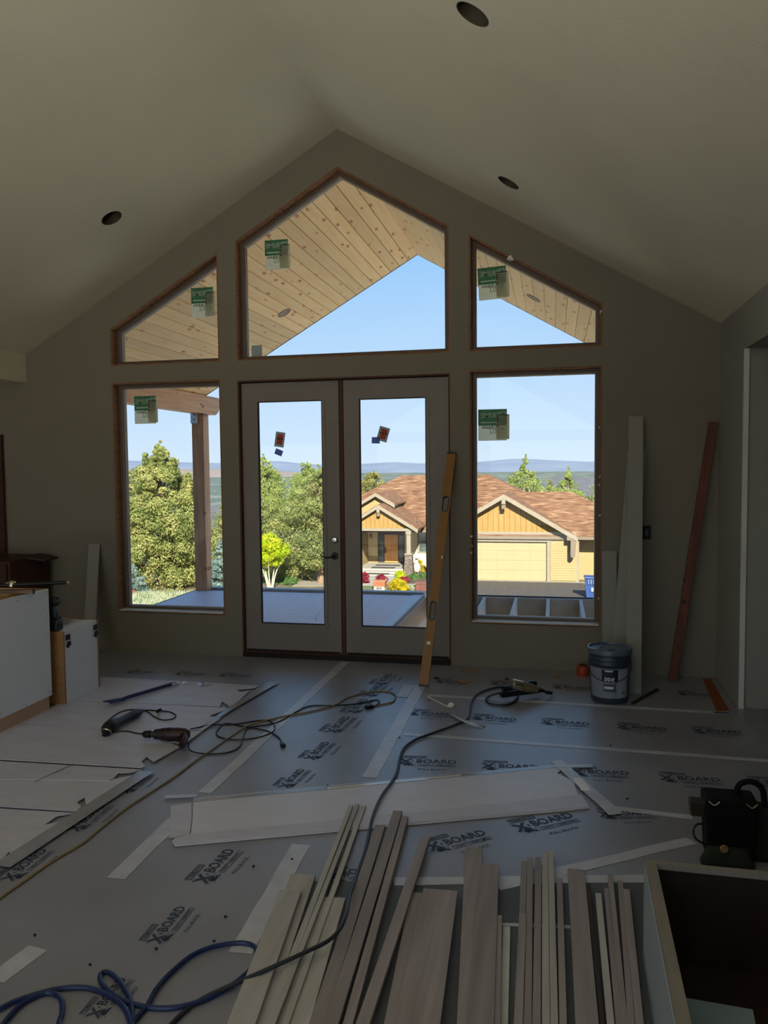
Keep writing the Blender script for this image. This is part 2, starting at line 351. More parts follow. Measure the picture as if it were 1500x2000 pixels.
# ------------------------------------------------------------------ porch: roof, boards, beam, post, deck
ER = 4.57; PY = 4.0
t = thing('porch_roof', 'gabled porch roof lined with knotty pine boards', 'porch roof', (0, 2, 0))
for s in (-1, 1):
    tan = Vector((s*CS, 0, -SL*CS)); up = Vector((s*SL*CS, 0, CS)); O = Vector((0, .20, ER))
    MB().prism([O+up*.021, O+up*.021+tan*3.95, O+up*.021+tan*3.95+Vector((0, PY-.18, 0)), O+up*.021+Vector((0, PY-.18, 0))], up*.22).build('roof_deck', M('roof_deck', (120, 96, 74), .9), t)
    fa = Vector((0, PY+.001, ER))
    MB().prism([fa+up*.0, fa+tan*3.95, fa+tan*3.95+up*.25, fa+up*.25+Vector((0, 0, .03))], (0, .03, 0)).build('fascia', M('fascia_trim', (110, 84, 64), .7), t)
    pitch = .1405; bm_me = None
    for i in range(28):
        a = i*pitch+.002; b = a+pitch-.005
        if bm_me is None:
            # shared board mesh for this slope, with eased lower edges
            pr_ = [(0, .018), (0, .004), (.004, 0), (b-a-.004, 0), (b-a, .004), (b-a, .018)]
            mbd = MB().prism([tan*p+up*q for p, q in pr_], (0, PY-.205, 0))
            ob = mbd.build('ceiling_board', PINE, t, local=True); bm_me = ob.data
        else:
            ob = bpy.data.objects.new('ceiling_board', bm_me); COL.objects.link(ob); ob.parent = t
        ob.location = O+tan*a-Vector((0, 2, 0))
MB().prism([(-.012, .20, ER-.001), (.012, .20, ER-.001), (.05, .20, ER+.02), (.20, .20, ER+.13), (0, .20, ER+.26), (-.20, .20, ER+.13), (-.05, .20, ER+.02)], (0, PY-.18, 0)).build('ridge_board', PINE, t)
for px, py, s, lb in ((555, 611, -1, 'round recessed can in left slope of porch ceiling'), (1042, 582, 1, 'round recessed can in right slope of porch ceiling')):
    d = ray(px, py); k = (ER-CAM.z-SL*s*CAM.x)/(d.z+SL*s*d.x); h = CAM+d*k; up = Vector((s*SL*CS, 0, CS)); tan = Vector((s*CS, 0, -SL*CS))
    R4 = Matrix.Translation(h) @ Matrix((tan, Vector((0, 1, 0)), up)).transposed().to_4x4()
    c = thing('porch_light', lb, 'light', tuple(h), group='porch ceiling lights')
    MB().lathe([(.092, 0), (.092, -.006), (.080, -.006), (.078, -.001)], 24, R4).build('trim_ring', M('grey_trim', (120, 104, 90), .5), c, smooth=True)
    MB().lathe([(.08, -.003), (0, -.0025)], 24, R4).build('lens', M('grey_lens', (140, 118, 100), .5), c, smooth=True)
t = thing('porch_beam', 'heavy pine beam with shaped end above the porch post', 'beam', (-3.17, 2, 2.5))
bx = -3.17
bp_ = [(.20, 2.50), (4.26, 2.50), (4.36, 2.55), (4.42, 2.64), (4.43, 2.70), (4.37, 2.76), (.20, 2.76)]
MB().prism(yz(bp_, bx-.09), (.18, 0, 0)).build('timber', wood_mat('beam_pine', (214, 166, 122), (190, 140, 98), (150, 100, 64)), t)
t = thing('porch_post', 'square timber post carrying the porch beam', 'post', (bx, 3.9, -.05))
MB().bb((bx-.085, 3.815, -.048), (bx+.095, 3.995, 2.5)).build('shaft', POSTW, t, bevel=.006)
br = MB().bb((bx-.092, 3.80, 2.36), (bx+.015, 3.815, 2.56)).build('post_bracket', M('galvanised', (190, 196, 205), .35, .1, 20, metal=.8), t)
for q in (2.41, 2.48): MB().disc((bx-.035, 3.80, q), (0, -1, 0), .010, .006, 8).build('bolt', BRONZE, br)

DECKM = M('grey_composite', (196, 184, 188), .5, .08, 12, .15, stretch=(1, 6, 1))
t = thing('deck', 'grey composite deck outside the french doors', 'deck', (-1.6, 2, -.05))
DL, DR, DZ = -3.27, .06, -.05
dm = None; n = 0; y = .20
while y+.14 < 3.93:
    if dm is None:
        o = MB().bb((DL+.005-(-1.6), -.07, -.025), (DR-.145+1.6, .066, 0)).build('deck_board', DECKM, t, local=True, bevel=.003); dm = o.data
    else:
        o = bpy.data.objects.new('deck_board', dm); COL.objects.link(o); o.parent = t
        b_ = o.modifiers.new('bevel', 'BEVEL'); b_.width = .003; b_.segments = 2
    o.location = (0, y+.07-2, 0); y += .1415
MB().bb((DR-.14, .20, DZ-.025), (DR, 3.94, DZ+.004)).build('border_board', M('pale_composite', (176, 180, 188), .45, .06, 10), t)
MB().bb((DL, 3.945, DZ-.03), (DR, 4.08, DZ+.030)).build('edge_board', M('pale_composite2', (150, 150, 154), .5, .06, 10), t, label='raised edge board')
MB().bb((DL-.03, .20, DZ-.26), (DL, 4.08, DZ-.002)).build('rim_joist', M('dark_rim', (86, 82, 84), .7), t)
MB().bb((DR-.02, .20, DZ-.30), (DR+.045, 3.94, DZ-.03)).build('side_joist', wood_mat('joist_side', (178, 140, 108), (150, 112, 84)), t)
MB().bb((DL, 4.02, DZ-.28), (DR, 4.07, DZ-.031)).build('front_joist', M('dark_rim'), t)
t = thing('joist_frame', 'open grey joist frame of unfinished deck below right window', 'deck frame', (1.7, 2, -.3))
JM = M('joist_treated', (178, 168, 160), .7, .1, 8, .1, stretch=(1, .2, 1))
MB().bb((DR+.05, 4.06, -.36), (4.6, 4.11, -.08)).build('rim_joist', JM, t)
MB().bb((DR+.05, 4.115, -.36), (4.6, 4.135, -.06)).build('fascia_strip', M('dark_rim'), t)
jm = None
for x in (.47, .89, 1.315, 1.74, 2.165, 2.59, 3.01, 3.43):
    if jm is None: o = MB().bb((-.02, -1.79, -.14), (.02, 2.055, .14)).build('joist', JM, t, local=True); jm = o.data
    else: o = bpy.data.objects.new('joist', jm); COL.objects.link(o); o.parent = t
    o.location = (x-1.7, 0, .08)
t = thing('ledger', 'dark ledger board bolted to the house under the joists', 'ledger', (1.7, .18, -.3)) if False else None

# ------------------------------------------------------------------ land outside
CK = .47
G = -5.0
def noise_mat(name, cols, scale, rough=.9, stretch=(1, 1, 1), bump=0, detail=6, specks=None):
    m = bpy.data.materials.new(name); m.use_nodes = True; n = m.node_tree.nodes; l = m.node_tree.links
    b = n['Principled BSDF']; b.inputs['Roughness'].default_value = rough; b.inputs['Specular IOR Level'].default_value = .2
    tc = n.new('ShaderNodeTexCoord'); mp = n.new('ShaderNodeMapping'); mp.inputs['Scale'].default_value = stretch
    no = n.new('ShaderNodeTexNoise'); no.inputs['Scale'].default_value = scale; no.inputs['Detail'].default_value = detail
    rp = n.new('ShaderNodeValToRGB'); e = rp.color_ramp.elements
    while len(e) < len(cols): e.new(.5)
    for i, c in enumerate(cols): e[i].position = .3+.4*i/(len(cols)-1); e[i].color = (*lin(c), 1)
    l.new(tc.outputs['Object'], mp.inputs[0]); l.new(mp.outputs[0], no.inputs['Vector']); l.new(no.outputs['Fac'], rp.inputs[0]); c = rp.outputs[0]
    if specks:
        vo = n.new('ShaderNodeTexVoronoi'); vo.inputs['Scale'].default_value = specks[0]; l.new(mp.outputs[0], vo.inputs['Vector'])
        r2 = n.new('ShaderNodeValToRGB'); r2.color_ramp.interpolation = 'CONSTANT'; r2.color_ramp.elements[0].color = (1, 1, 1, 1); r2.color_ramp.elements[1].position = specks[1]; r2.color_ramp.elements[1].color = (0, 0, 0, 1)
        l.new(vo.outputs['Distance'], r2.inputs[0]); mx = n.new('ShaderNodeMix'); mx.data_type = 'RGBA'
        l.new(r2.outputs[0], mx.inputs[0]); l.new(c, mx.inputs[6]); mx.inputs[7].default_value = (*lin(specks[2]), 1); c = mx.outputs[2]
    l.new(c, b.inputs['Base Color'])
    if bump:
        bp = n.new('ShaderNodeBump'); bp.inputs['Strength'].default_value = bump; bp.inputs['Distance'].default_value = .1
        l.new(no.outputs['Fac'], bp.inputs['Height']); l.new(bp.outputs[0], b.inputs['Normal'])
    return m
mb = MB(); ys = [-120, -14.3, -14.0, 6, 20, 56, 70, 110, 180, 260]; zs = [2, -.25, G, G, G, G, -7, -20, -33.8, -34]; xs = [-300, -60, -30, 0, 30, 60, 300]
for y, z in zip(ys, zs):
    for x in xs: mb.v.append(Vector((x, y, z)))
for j in range(len(ys)-1):
    for i in range(len(xs)-1): k = j*len(xs)+i; mb.f.append((k, k+1, k+1+len(xs), k+len(xs)))
patch_near = None
gr = prop(mb.build('ground', noise_mat('sage_ground', [(120, 110, 78), (158, 148, 112), (186, 172, 138)], .6, bump=.3)), kind='structure')
far = MB().add([(-9000, 255, -34.1), (9000, 255, -34.1), (9000, 9000, -34.1), (-9000, 9000, -34.1)], [(0, 1, 2, 3)])
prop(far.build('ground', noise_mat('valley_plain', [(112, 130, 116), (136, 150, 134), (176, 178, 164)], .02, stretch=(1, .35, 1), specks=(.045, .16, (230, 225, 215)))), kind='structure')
# distant ranges
def range_(name, Y, pts, col, label, depth=900):
    xs = [p[0] for p in pts]; X = np.linspace(xs[0], xs[-1], 160); Z = np.interp(X, xs, [p[1] for p in pts]); Z = Z+RNG.normal(0, .6, len(X))
    mb = MB(); rows = [(Y, 0, -36), (Y+depth*.35, .45, 0), (Y+depth*.7, .85, 0), (Y+depth, 1, 0), (Y+depth*1.6, .3, 0)]
    for yy, f, c in rows:
        for x, z in zip(X, Z): mb.v.append(Vector((x*(yy/(Y+depth)), yy, -36+(z+36)*f+RNG.normal(0, 1)*(0 < f < 1))))
    n = len(X)
    for j in range(len(rows)-1):
        for i in range(n-1): k = j*n+i; mb.f.append((k, k+1, k+1+n, k+n))
    return prop(mb.build(name, noise_mat(name+'_cover', col, .004, stretch=(1, 1, 3)), smooth=True), label, 'mountain')
D = (4900-CAM.y)/(4000-CAM.y)
mp_ = [(-4200, 30), (-3000, 60), (-2600, 52), (-2328, 47), (-2100, 36), (-1807, 27), (-1600, 28), (-1500, 35), (-1453, 35), (-1330, 22), (-1197, 11), (-1000, 14), (-810, 22), (-680, 14), (-500, 12), (-350, 20), (-207, 31), (-106, 29), (20, 20), (142, 14), (400, 10), (1500, 20), (3000, 12)]
range_('mountain_range', 4000, [(x*D, CAM.z+(z-CAM.z)*D) for x, z in mp_], [(160, 176, 200), (176, 190, 210)], 'long haze-blue mountain range on the horizon')  # distance haze is put into the pale blue base colour
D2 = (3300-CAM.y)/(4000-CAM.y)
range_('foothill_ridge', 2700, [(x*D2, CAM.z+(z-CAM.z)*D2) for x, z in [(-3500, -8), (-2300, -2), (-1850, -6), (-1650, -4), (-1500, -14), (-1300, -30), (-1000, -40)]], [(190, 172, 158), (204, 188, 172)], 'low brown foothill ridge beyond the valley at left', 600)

LEAFN = [0]; CK = .84
def leaf_mat(name, c0, c1, c2, sc=1.2):
    m = bpy.data.materials.new(name); m.use_nodes = True; n = m.node_tree.nodes; l = m.node_tree.links
    b = n['Principled BSDF']; b.inputs['Roughness'].default_value = .7; b.inputs['Specular IOR Level'].default_value = .15
    tc = n.new('ShaderNodeTexCoord'); no = n.new('ShaderNodeTexNoise'); no.inputs['Scale'].default_value = sc; no.inputs['Detail'].default_value = 8
    rp = n.new('ShaderNodeValToRGB'); e = rp.color_ramp.elements; e.new(.5)
    for i, (p, c) in enumerate(((.32, c0), (.5, c1), (.68, c2))): e[i].position = p; e[i].color = (*lin(c), 1)
    l.new(tc.outputs['Object'], no.inputs['Vector']); l.new(no.outputs['Fac'], rp.inputs[0]); l.new(rp.outputs[0], b.inputs['Base Color'])
    tr = n.new('ShaderNodeBsdfTranslucent'); l.new(rp.outputs[0], tr.inputs[0]); mx = n.new('ShaderNodeMixShader'); mx.inputs[0].default_value = .4
    l.new(b.outputs[0], mx.inputs[1]); l.new(tr.outputs[0], mx.inputs[2]); l.new(mx.outputs[0], n['Material Output'].inputs[0]); return m
def leaves(centers, rad, per, size, droop=.0):
    """small bent leaf sprays scattered about clump centres; returns numpy quads"""
    c = np.repeat(np.asarray(centers), per, 0); N = len(c); r = np.repeat(np.asarray(rad), per)
    d = RNG.normal(size=(N, 3)); d /= np.linalg.norm(d, axis=1)[:, None]
    p = c+d*(r*RNG.uniform(.35, 1, N)**.5)[:, None]*np.array([1, 1, .8])
    nrm = d+RNG.normal(0, .5, (N, 3)); nrm /= np.linalg.norm(nrm, axis=1)[:, None]
    a = np.cross(nrm, RNG.normal(size=(N, 3))); a /= np.linalg.norm(a, axis=1)[:, None]; b = np.cross(nrm, a)
    s = size*.5*RNG.uniform(.6, 1.3, N)[:, None]
    q = np.stack([p-a*s*.5, p-b*s*.22+nrm*s*.08, p+a*s*.6, p+b*s*.22+nrm*s*.08], 1)
    return q.reshape(-1, 3)
def quads(name, V, mat, parent):
    me = bpy.data.meshes.new(name); n = len(V)//4
    me.vertices.add(len(V)); me.vertices.foreach_set('co', V.astype(np.float32).ravel())
    me.loops.add(n*4); me.loops.foreach_set('vertex_index', np.arange(n*4, dtype=np.int32))
    me.polygons.add(n); me.polygons.foreach_set('loop_start', np.arange(0, n*4, 4, dtype=np.int32))
    me.update(calc_edges=True); me.materials.append(mat)
    o = bpy.data.objects.new(name, me); COL.objects.link(o); o.parent = parent; o['kind'] = 'stuff'
    return o
BARK = M('grey_bark', (120, 98, 78), .9, .3, 6, .5, stretch=(4, 4, .7))
def tree(name, label, base, h, prof, mat, n_cl, per, size, trunk_r=.16, clear=.08, group=None, cl=(.3, .6), bark=BARK, shell=.55, multi=1, leaders=()):
    """prof: list of (height fraction, radius). Crown of leaf sprays in clumps on real branches."""
    t = thing(name, label, 'tree' if h > 2.4 else 'shrub', tuple(base), group=group)
    hf = [p[0] for p in prof]; rf = [p[1] for p in prof]
    cs = []; rs = []
    while len(cs) < n_cl:
        u = RNG.uniform(clear, 1); R = np.interp(u, hf, rf)
        if RNG.uniform() > (R/max(rf))**.8+.08: continue
        a = RNG.uniform(0, 2*math.pi); k = RNG.uniform(shell, 1)*(1+.13*math.sin(3*a+7*u)+.1*math.sin(5*a-11*u))
        cs.append((R*k*math.cos(a), R*k*math.sin(a), u*h)); rs.append(RNG.uniform(*cl)*min(1, .15+R/max(rf)))
    for u_ in np.linspace(.84, 1.03, 9 if h > 2.4 else 3):                     # pointed leader at the top
        cs.append((RNG.normal(0, .06), RNG.normal(0, .06), u_*h)); rs.append(max(.10, min(rs)*.8)*(1.25-(u_-.84)*4))
    for lx, ly, lh in leaders:
        for q_ in np.linspace(.8, 1, 7): cs.append((lx, ly, lh*q_)); rs.append(.34*(1.5-q_*1.15)+.05)
    quads('foliage', leaves(cs, rs, int(per*2.9), size), mat, t)
    mb = MB()
    for q in range(multi):
        a = 2*math.pi*q/multi; off = 0 if multi == 1 else .12; sp = 0 if multi == 1 else .28*h
        mb.tube([(off*math.cos(a), off*math.sin(a), 0), ((off+sp*.4)*math.cos(a)+RNG.uniform(-.06, .06), (off+sp*.4)*math.sin(a), h*.35), ((off+sp)*math.cos(a), (off+sp)*math.sin(a), h*(.9 if multi == 1 else .6))], trunk_r, 7, 4, (1, .15))
    for c in cs[:max(6, n_cl//6)]:
        z0 = max(.12*h, c[2]*.75); mb.tube([(0, 0, z0), (c[0]*.5, c[1]*.5, (z0+c[2])/2+.05), c], trunk_r*.25, 4, 0, (1, .3))
    mb.build('trunk', bark, t, smooth=True, local=True)
    return t
JUN = leaf_mat('juniper_leaf', (118, 134, 76), (168, 174, 104), (204, 200, 130))
JUN2 = leaf_mat('olive_leaf', (110, 126, 72), (156, 166, 98), (190, 190, 122))
ASP = leaf_mat('light_green_leaf', (118, 140, 70), (164, 180, 98), (200, 208, 128))
BLUE = leaf_mat('blue_spruce_needle', (110, 136, 130), (150, 174, 166), (190, 208, 198), 2.5)
YEL = leaf_mat('chartreuse_leaf', (150, 190, 20), (205, 222, 30), (236, 230, 60), 2)
TAN = leaf_mat('tan_green_leaf', (130, 130, 76), (168, 164, 98), (196, 186, 122))
RED = leaf_mat('crimson_leaf', (120, 30, 50), (176, 60, 78), (206, 104, 112), 3)
GOLD = leaf_mat('yellow_flower', (120, 140, 30), (222, 198, 30), (248, 228, 60), 4)
GRN = leaf_mat('garden_green', (70, 110, 50), (110, 150, 80), (150, 180, 120), 3)
SAGE = leaf_mat('sage_grass', (150, 162, 120), (190, 198, 160), (214, 214, 182), 2)
conif = [(0, .55), (.06, .85), (.2, 1), (.45, .82), (.7, .5), (.85, .27), (1, .06)]
def sc(p, k): return [(a, b*k) for a, b in p]
jb = F(318, 1143, G)
tree('juniper_tree', 'big full juniper tree filling the left window', jb, 8.0, [(0, 2.0), (.05, 2.9), (.3, 3.05), (.5, 2.7), (.62, 1.8), (.78, 1.5), (.9, .7), (1, .12)], JUN, 420, 62, .30, .26, .03, cl=(.42, .75), leaders=((-1.9, -.3, 6.5), (-1.0, .2, 7.5), (.9, -.2, 7.2), (1.7, .1, 6.3), (.35, -.5, 7.8), (-2.5, 0, 5.2)))
tree('juniper_tree', 'dark-based juniper tree partly hidden behind the porch post', F(372, 1140, G)+Vector((1.0, 6.5, 0)), 5.6, [(0, 1.5), (.1, 2.2), (.5, 2.1), (.8, 1.3), (1, .2)], JUN2, 220, 55, .28, .2, .03, cl=(.4, .7))
tree('juniper_tree', 'olive tree seen right of the porch post above the grey roof', Vector((-25.6, 64, -6.4)), 8.0, [(0, 1.8), (.3, 2.8), (.7, 2.2), (1, .4)], TAN, 170, 50, .34, .2, .05, cl=(.5, .8))
sb = F(428, 1158, G)
tree('blue_spruce', 'pale blue spruce beside the porch post', sb+Vector((.15, 0, 0)), 2.75, sc(conif, 1.05), BLUE, 170, 40, .15, .06, .0, cl=(.14, .24), shell=.5)
tree('blue_spruce', 'small blue-grey spruce at lower left of the left window', F(258, 1172, G)+Vector((-.5, 1, 0)), 1.7, sc(conif, .8), BLUE, 90, 36, .14, .05, .0, cl=(.14, .22), shell=.5)
ya = F(528, 1149, G)
tree('golden_tree', 'bright chartreuse small tree with pale fanned stems', ya, 3.0, [(0, .1), (.42, .45), (.6, .95), (.8, .8), (1, .2)], YEL, 120, 40, .2, .055, .45, cl=(.2, .34), bark=M('pale_bark', (206, 186, 164), .8, .2, 8), multi=5)
tree('aspen_tree', 'tall light green tree at left of left door glass', Vector((-18.6, 47, G)), 7.4, [(0, .8), (.2, 1.7), (.5, 1.8), (.75, 1.3), (.9, .5), (1, .12)], ASP, 260, 60, .24, .14, .1, cl=(.4, .7))
tree('aspen_tree', 'rounded light green tree at centre of left door glass', Vector((-18.9, 58, G)), 6.9, [(0, 1.1), (.2, 1.6), (.5, 1.7), (.8, 1.2), (1, .4)], ASP, 220, 55, .26, .14, .1, cl=(.4, .7))
tree('pine_tree', 'rugged dark olive juniper with twisted trunk beside the door lever', F(622, 1146, G)+Vector((-.3, 1.5, 0)), 6.6, [(0, .3), (.2, 1.3), (.35, 2.0), (.6, 1.7), (.8, 1.2), (1, .3)], JUN2, 240, 55, .24, .24, .16, cl=(.35, .65), bark=M('shaggy_bark', (150, 122, 96), .9, .4, 12, .6, stretch=(3, 3, .6)))
tree('pine_tree', 'low dense green tree filling the middle of left door glass', F(578, 1136, G)+Vector((-.2, .9, 0)), 4.6, [(0, 1.4), (.3, 1.9), (.7, 1.5), (1, .5)], JUN, 200, 50, .25, .15, .08, cl=(.4, .6))
tree('backyard_tree', 'tan-green round tree behind left end of brown roof', Vector((-14.9, 66, -6)), 7.0, [(0, 1), (.4, 1.9), (.75, 1.8), (1, .6)], TAN, 150, 50, .32, .15, .1, cl=(.5, .8))
for x, y, z, h, r, lb, mm in [(-.95, 70, -6, 8.4, 2.3, 'tall spired tree behind the garage roof', ASP), (1.3, 76, -6.5, 6.6, 2.4, 'low green tree between the two spired trees behind garage roof', JUN), (3.1, 71, -6, 7.2, 2.1, 'middle pointed tree behind the garage roof', ASP), (6.6, 62, -5.6, 8.6, 1.7, 'dark leafy tree at right edge of the right window', JUN2), (-3.0, 80, -8, 8.0, 2.0, 'green tree behind the main ridge end', JUN)]:
    tree('backyard_tree', lb, Vector((x, y, z)), h, [(0, r*.6), (.3, r), (.6, r*.85), (.78, r*.5), (.88, .35), (1, .1)], mm, 170, 50, .32, .15, .06, cl=(.5, .85))

# grasses and lawn
CK = .95
def patch(name, outline, mat, z, kind='structure', label=None, cat=None):
    o = MB().prism([(p.x, p.y, z) for p in outline], (0, 0, .02)).build(name, mat)
    return prop(o, label, cat, kind=kind)
patch('bounce_yard', [Vector((-30, 6.2, 0)), Vector((24, 6.2, 0)), Vector((24, 22.5, 0)), Vector((-30, 22.5, 0))], noise_mat('bounce_gravel', [(228, 220, 202), (244, 236, 220)], 3), G+.004, label='unseen pale ground added below the deck to bounce light', cat='yard')  # unseen pale ground added to bounce sunlight up under the porch roof
CK = .48
patch('driveway', [Vector((-4.5, 22.6, 0)), Vector((14, 22.6, 0)), Vector((14, 38.0, 0)), Vector((3.4, 38.2, 0)), Vector((3.4, 38.9, 0)), Vector((-4.6, 39.0, 0)), Vector((-5.6, 36, 0))], noise_mat('asphalt', [(112, 106, 100), (126, 119, 112)], 3), G+.005, label='grey asphalt driveway in front of the garage', cat='driveway')
patch('apron', [Vector((-4.6, 38.85, 0)), Vector((3.6, 38.75, 0)), Vector((3.6, 39.2, 0)), Vector((-4.6, 39.2, 0))], noise_mat('concrete_apron', [(190, 180, 160), (204, 196, 178)], 2), G+.012, label='pale concrete strip along the garage', cat='paving')
patch('lawn', [Vector((-17.5, 36.5, 0)), Vector((-8, 35.6, 0)), Vector((-8.4, 37.6, 0)), Vector((-12.4, 40.5, 0)), Vector((-12, 47, 0)), Vector((-20, 47, 0))], noise_mat('lawn_green', [(96, 128, 52), (130, 160, 76), (150, 172, 92)], 2), G+.006, label='green lawn under the trees', cat='lawn')
patch('gravel_path', [F(570, 1146, G), F(640, 1146, G), F(640, 1118, G), F(605, 1122, G), F(588, 1133, G)], noise_mat('gravel', [(186, 172, 150), (216, 204, 184), (170, 158, 140)], 6), G+.012, label='pale gravel path below the twisted tree', cat='path')
pos = []; A = [F(262, 1165, G), F(395, 1165, G), F(330, 1197, G), F(245, 1197, G)]
gv = []
for _ in range(5200):
    a, b = random.random(), random.random(); q = (A[0]*(1-a)+A[1]*a)*(1-b)+(A[3]*(1-a)+A[2]*a)*b
    h = random.uniform(.18, .42); th = random.uniform(0, 6.28); lx, ly = random.uniform(-.12, .12), random.uniform(-.12, .12)
    wv = Vector((math.cos(th), math.sin(th), 0))*.03; tp = q+Vector((lx, ly, h))
    gv += [q-wv, q+wv, tp+wv*.3, tp-wv*.3]
gs = thing('sage_grass', 'pale sage grass patch at bottom of the left window', 'grass', tuple(F(300, 1180, G)), kind='stuff')
gq = quads('blades', np.array([tuple(v-F(300, 1180, G)) for v in gv]), SAGE, gs)
rk = M('red_rock', (150, 88, 66), .9, .3, 6, .4)
for p, r, lb in ((F(262, 1168, G), .3, 'reddish rock in the grass at lower left of left window'), (F(292, 1148, G)+Vector((0, -.6, 0)), .45, 'rust-brown rock at the foot of the big juniper')):
    prop(crumb(p+Vector((0, 0, r*.5)), r, rk, 'rock', None), lb, 'rock')
# grey-roofed house far left
t = thing('distant_house', 'grey roofed house glimpsed right of the porch post', 'house', (-22, 50, -6))
MB().bb((-26, 49, -6), (-21.0, 55, -2.9)).build('wall', M('taupe_siding', (150, 138, 124)), t)
MB().prism([(-26.6, 48.4, -2.9), (-20.6, 48.4, -2.9), (-20.6, 52, -1.45), (-26.6, 52, -1.45)], (0, 0, .12)).build('roof', noise_mat('grey_shingle', [(110, 112, 122), (134, 136, 146)], 1.5, stretch=(1, 4, 1)), t)
MB().prism([(-26.6, 55.6, -2.9), (-26.6, 52, -1.45), (-20.6, 52, -1.45), (-20.6, 55.6, -2.9)], (0, 0, .12)).build('roof', bpy.data.materials['grey_shingle'], t)
MB().bb((-23.6, 48.97, -4.9), (-22.6, 49.02, -3.6)).build('window', M('dark_pane', (60, 70, 84), .1), t)
t = thing('distant_house', 'grey roof peeking between trees at right of the right window', 'house', (5, 82, -8))
MB().bb((2, 80, -9), (9, 86, -1.8)).build('wall', M('taupe_siding'), t)
MB().prism([(1.4, 79.5, -1.8), (9.6, 79.5, -1.8), (9.6, 83, .1), (1.4, 83, .1)], (0, 0, .12)).build('roof', bpy.data.materials['grey_shingle'], t)
MB().prism([(9.6, 86.5, -1.8), (1.4, 86.5, -1.8), (1.4, 83, .1), (9.6, 83, .1)], (0, 0, .12)).build('roof', bpy.data.materials['grey_shingle'], t)

# ------------------------------------------------------------------ neighbour's house
def shingle_mat():
    m = noise_mat('brown_shingle', [(120, 84, 62), (160, 116, 86), (178, 134, 100), (222, 178, 136)], 1.0, stretch=(1.6, 5, 9), detail=3)
    return m
SH = shingle_mat()
YELW = M('yellow_siding', (214, 190, 132), .8, .03, 2); TRIMN = M('stone_trim', (190, 178, 156), .7, .04, 4)
CK = 1.0  # shaded entry wall: colour lightened to make up for dim porch light
TANW = M('shade_lifted_tan', (240, 220, 168), .8, .04, 2); CK = .48; SHTRIM = M('brown_trim', (164, 146, 120), .7, .04, 4)
gable_mat = noise_mat('gable_boards', [(204, 160, 92), (216, 176, 108), (222, 184, 120)], 2, stretch=(5, 1, .3))
nh = thing('neighbour_house', 'yellow house with brown shingle roof and gabled garage', 'house', (-3, 42, G))
gx = -1.01; GY = 39.1; GE = 3.105-gx     # garage gable centre, facade, half span
# garage volume
fp = [(gx-4.0, G), (gx+4.0, G), (gx+4.0, -2.36), (gx-4.0, -2.36)]
dho = [(gx-2.42, G+.001), (gx+2.42, G+.001), (gx+2.42, -2.70), (gx-2.42, -2.70)]
MB().plate(xz([(gx-4.0, G), (gx-2.42, G), (gx-2.42, -2.70), (gx+2.42, -2.70), (gx+2.42, G), (gx+4.1, G), (gx+4.1, -2.30), (gx-4.0, -2.30)], GY), [], (0, .3, 0)).build('garage_wall', YELW, nh)
MB().bb((gx-4.0, GY+.3, G), (gx+4.1, 46, -2.3)).build('garage_body', YELW, nh)
MB().bb((gx+4.1, GY+1.2, G), (7.0, 46, -2.3)).build('side_wing_wall', YELW, nh)
# lap siding courses right of the garage door
mb = MB()
for i in range(19):
    z = G+.1+i*.14; mb.prism([(gx+2.62, GY-.005, z), (gx+4.08, GY-.005, z), (gx+4.08, GY-.05, z), (gx+2.62, GY-.05, z)], (0, .012, .135))
mb.build('lap_siding', YELW, nh, kind='stuff')
gd = MB().bb((gx-2.42, GY+.10, G+.01), (gx+2.42, GY+.16, -2.71)).build('garage_door', M('cream_door', (220, 200, 150), .7, .02, 2), nh)
pm = None
for r_ in range(4):
    for c_ in range(5):
        x0 = gx-2.38+c_*.956; z0 = G+.04+r_*.565
        MB().bb((x0+.03, GY+.085, z0+.03), (x0+.926, GY+.102, z0+.535)).build('panel', M('cream_door'), gd, bevel=.01)
for s in (-1, 1): MB().bb((gx+s*2.42-(.0 if s > 0 else .18), GY-.05, G), (gx+s*2.42+(.18 if s > 0 else 0), GY+.05, -2.70)).build('door_casing', TRIMN, nh)
MB().bb((gx-2.66, GY-.07, -2.70), (gx+2.66, GY+.05, -2.54)).build('door_header', TRIMN, nh)
MB().bb((gx+4.0, GY-.04, G), (gx+4.2, GY+.05, -2.3)).build('corner_board', TRIMN, nh)
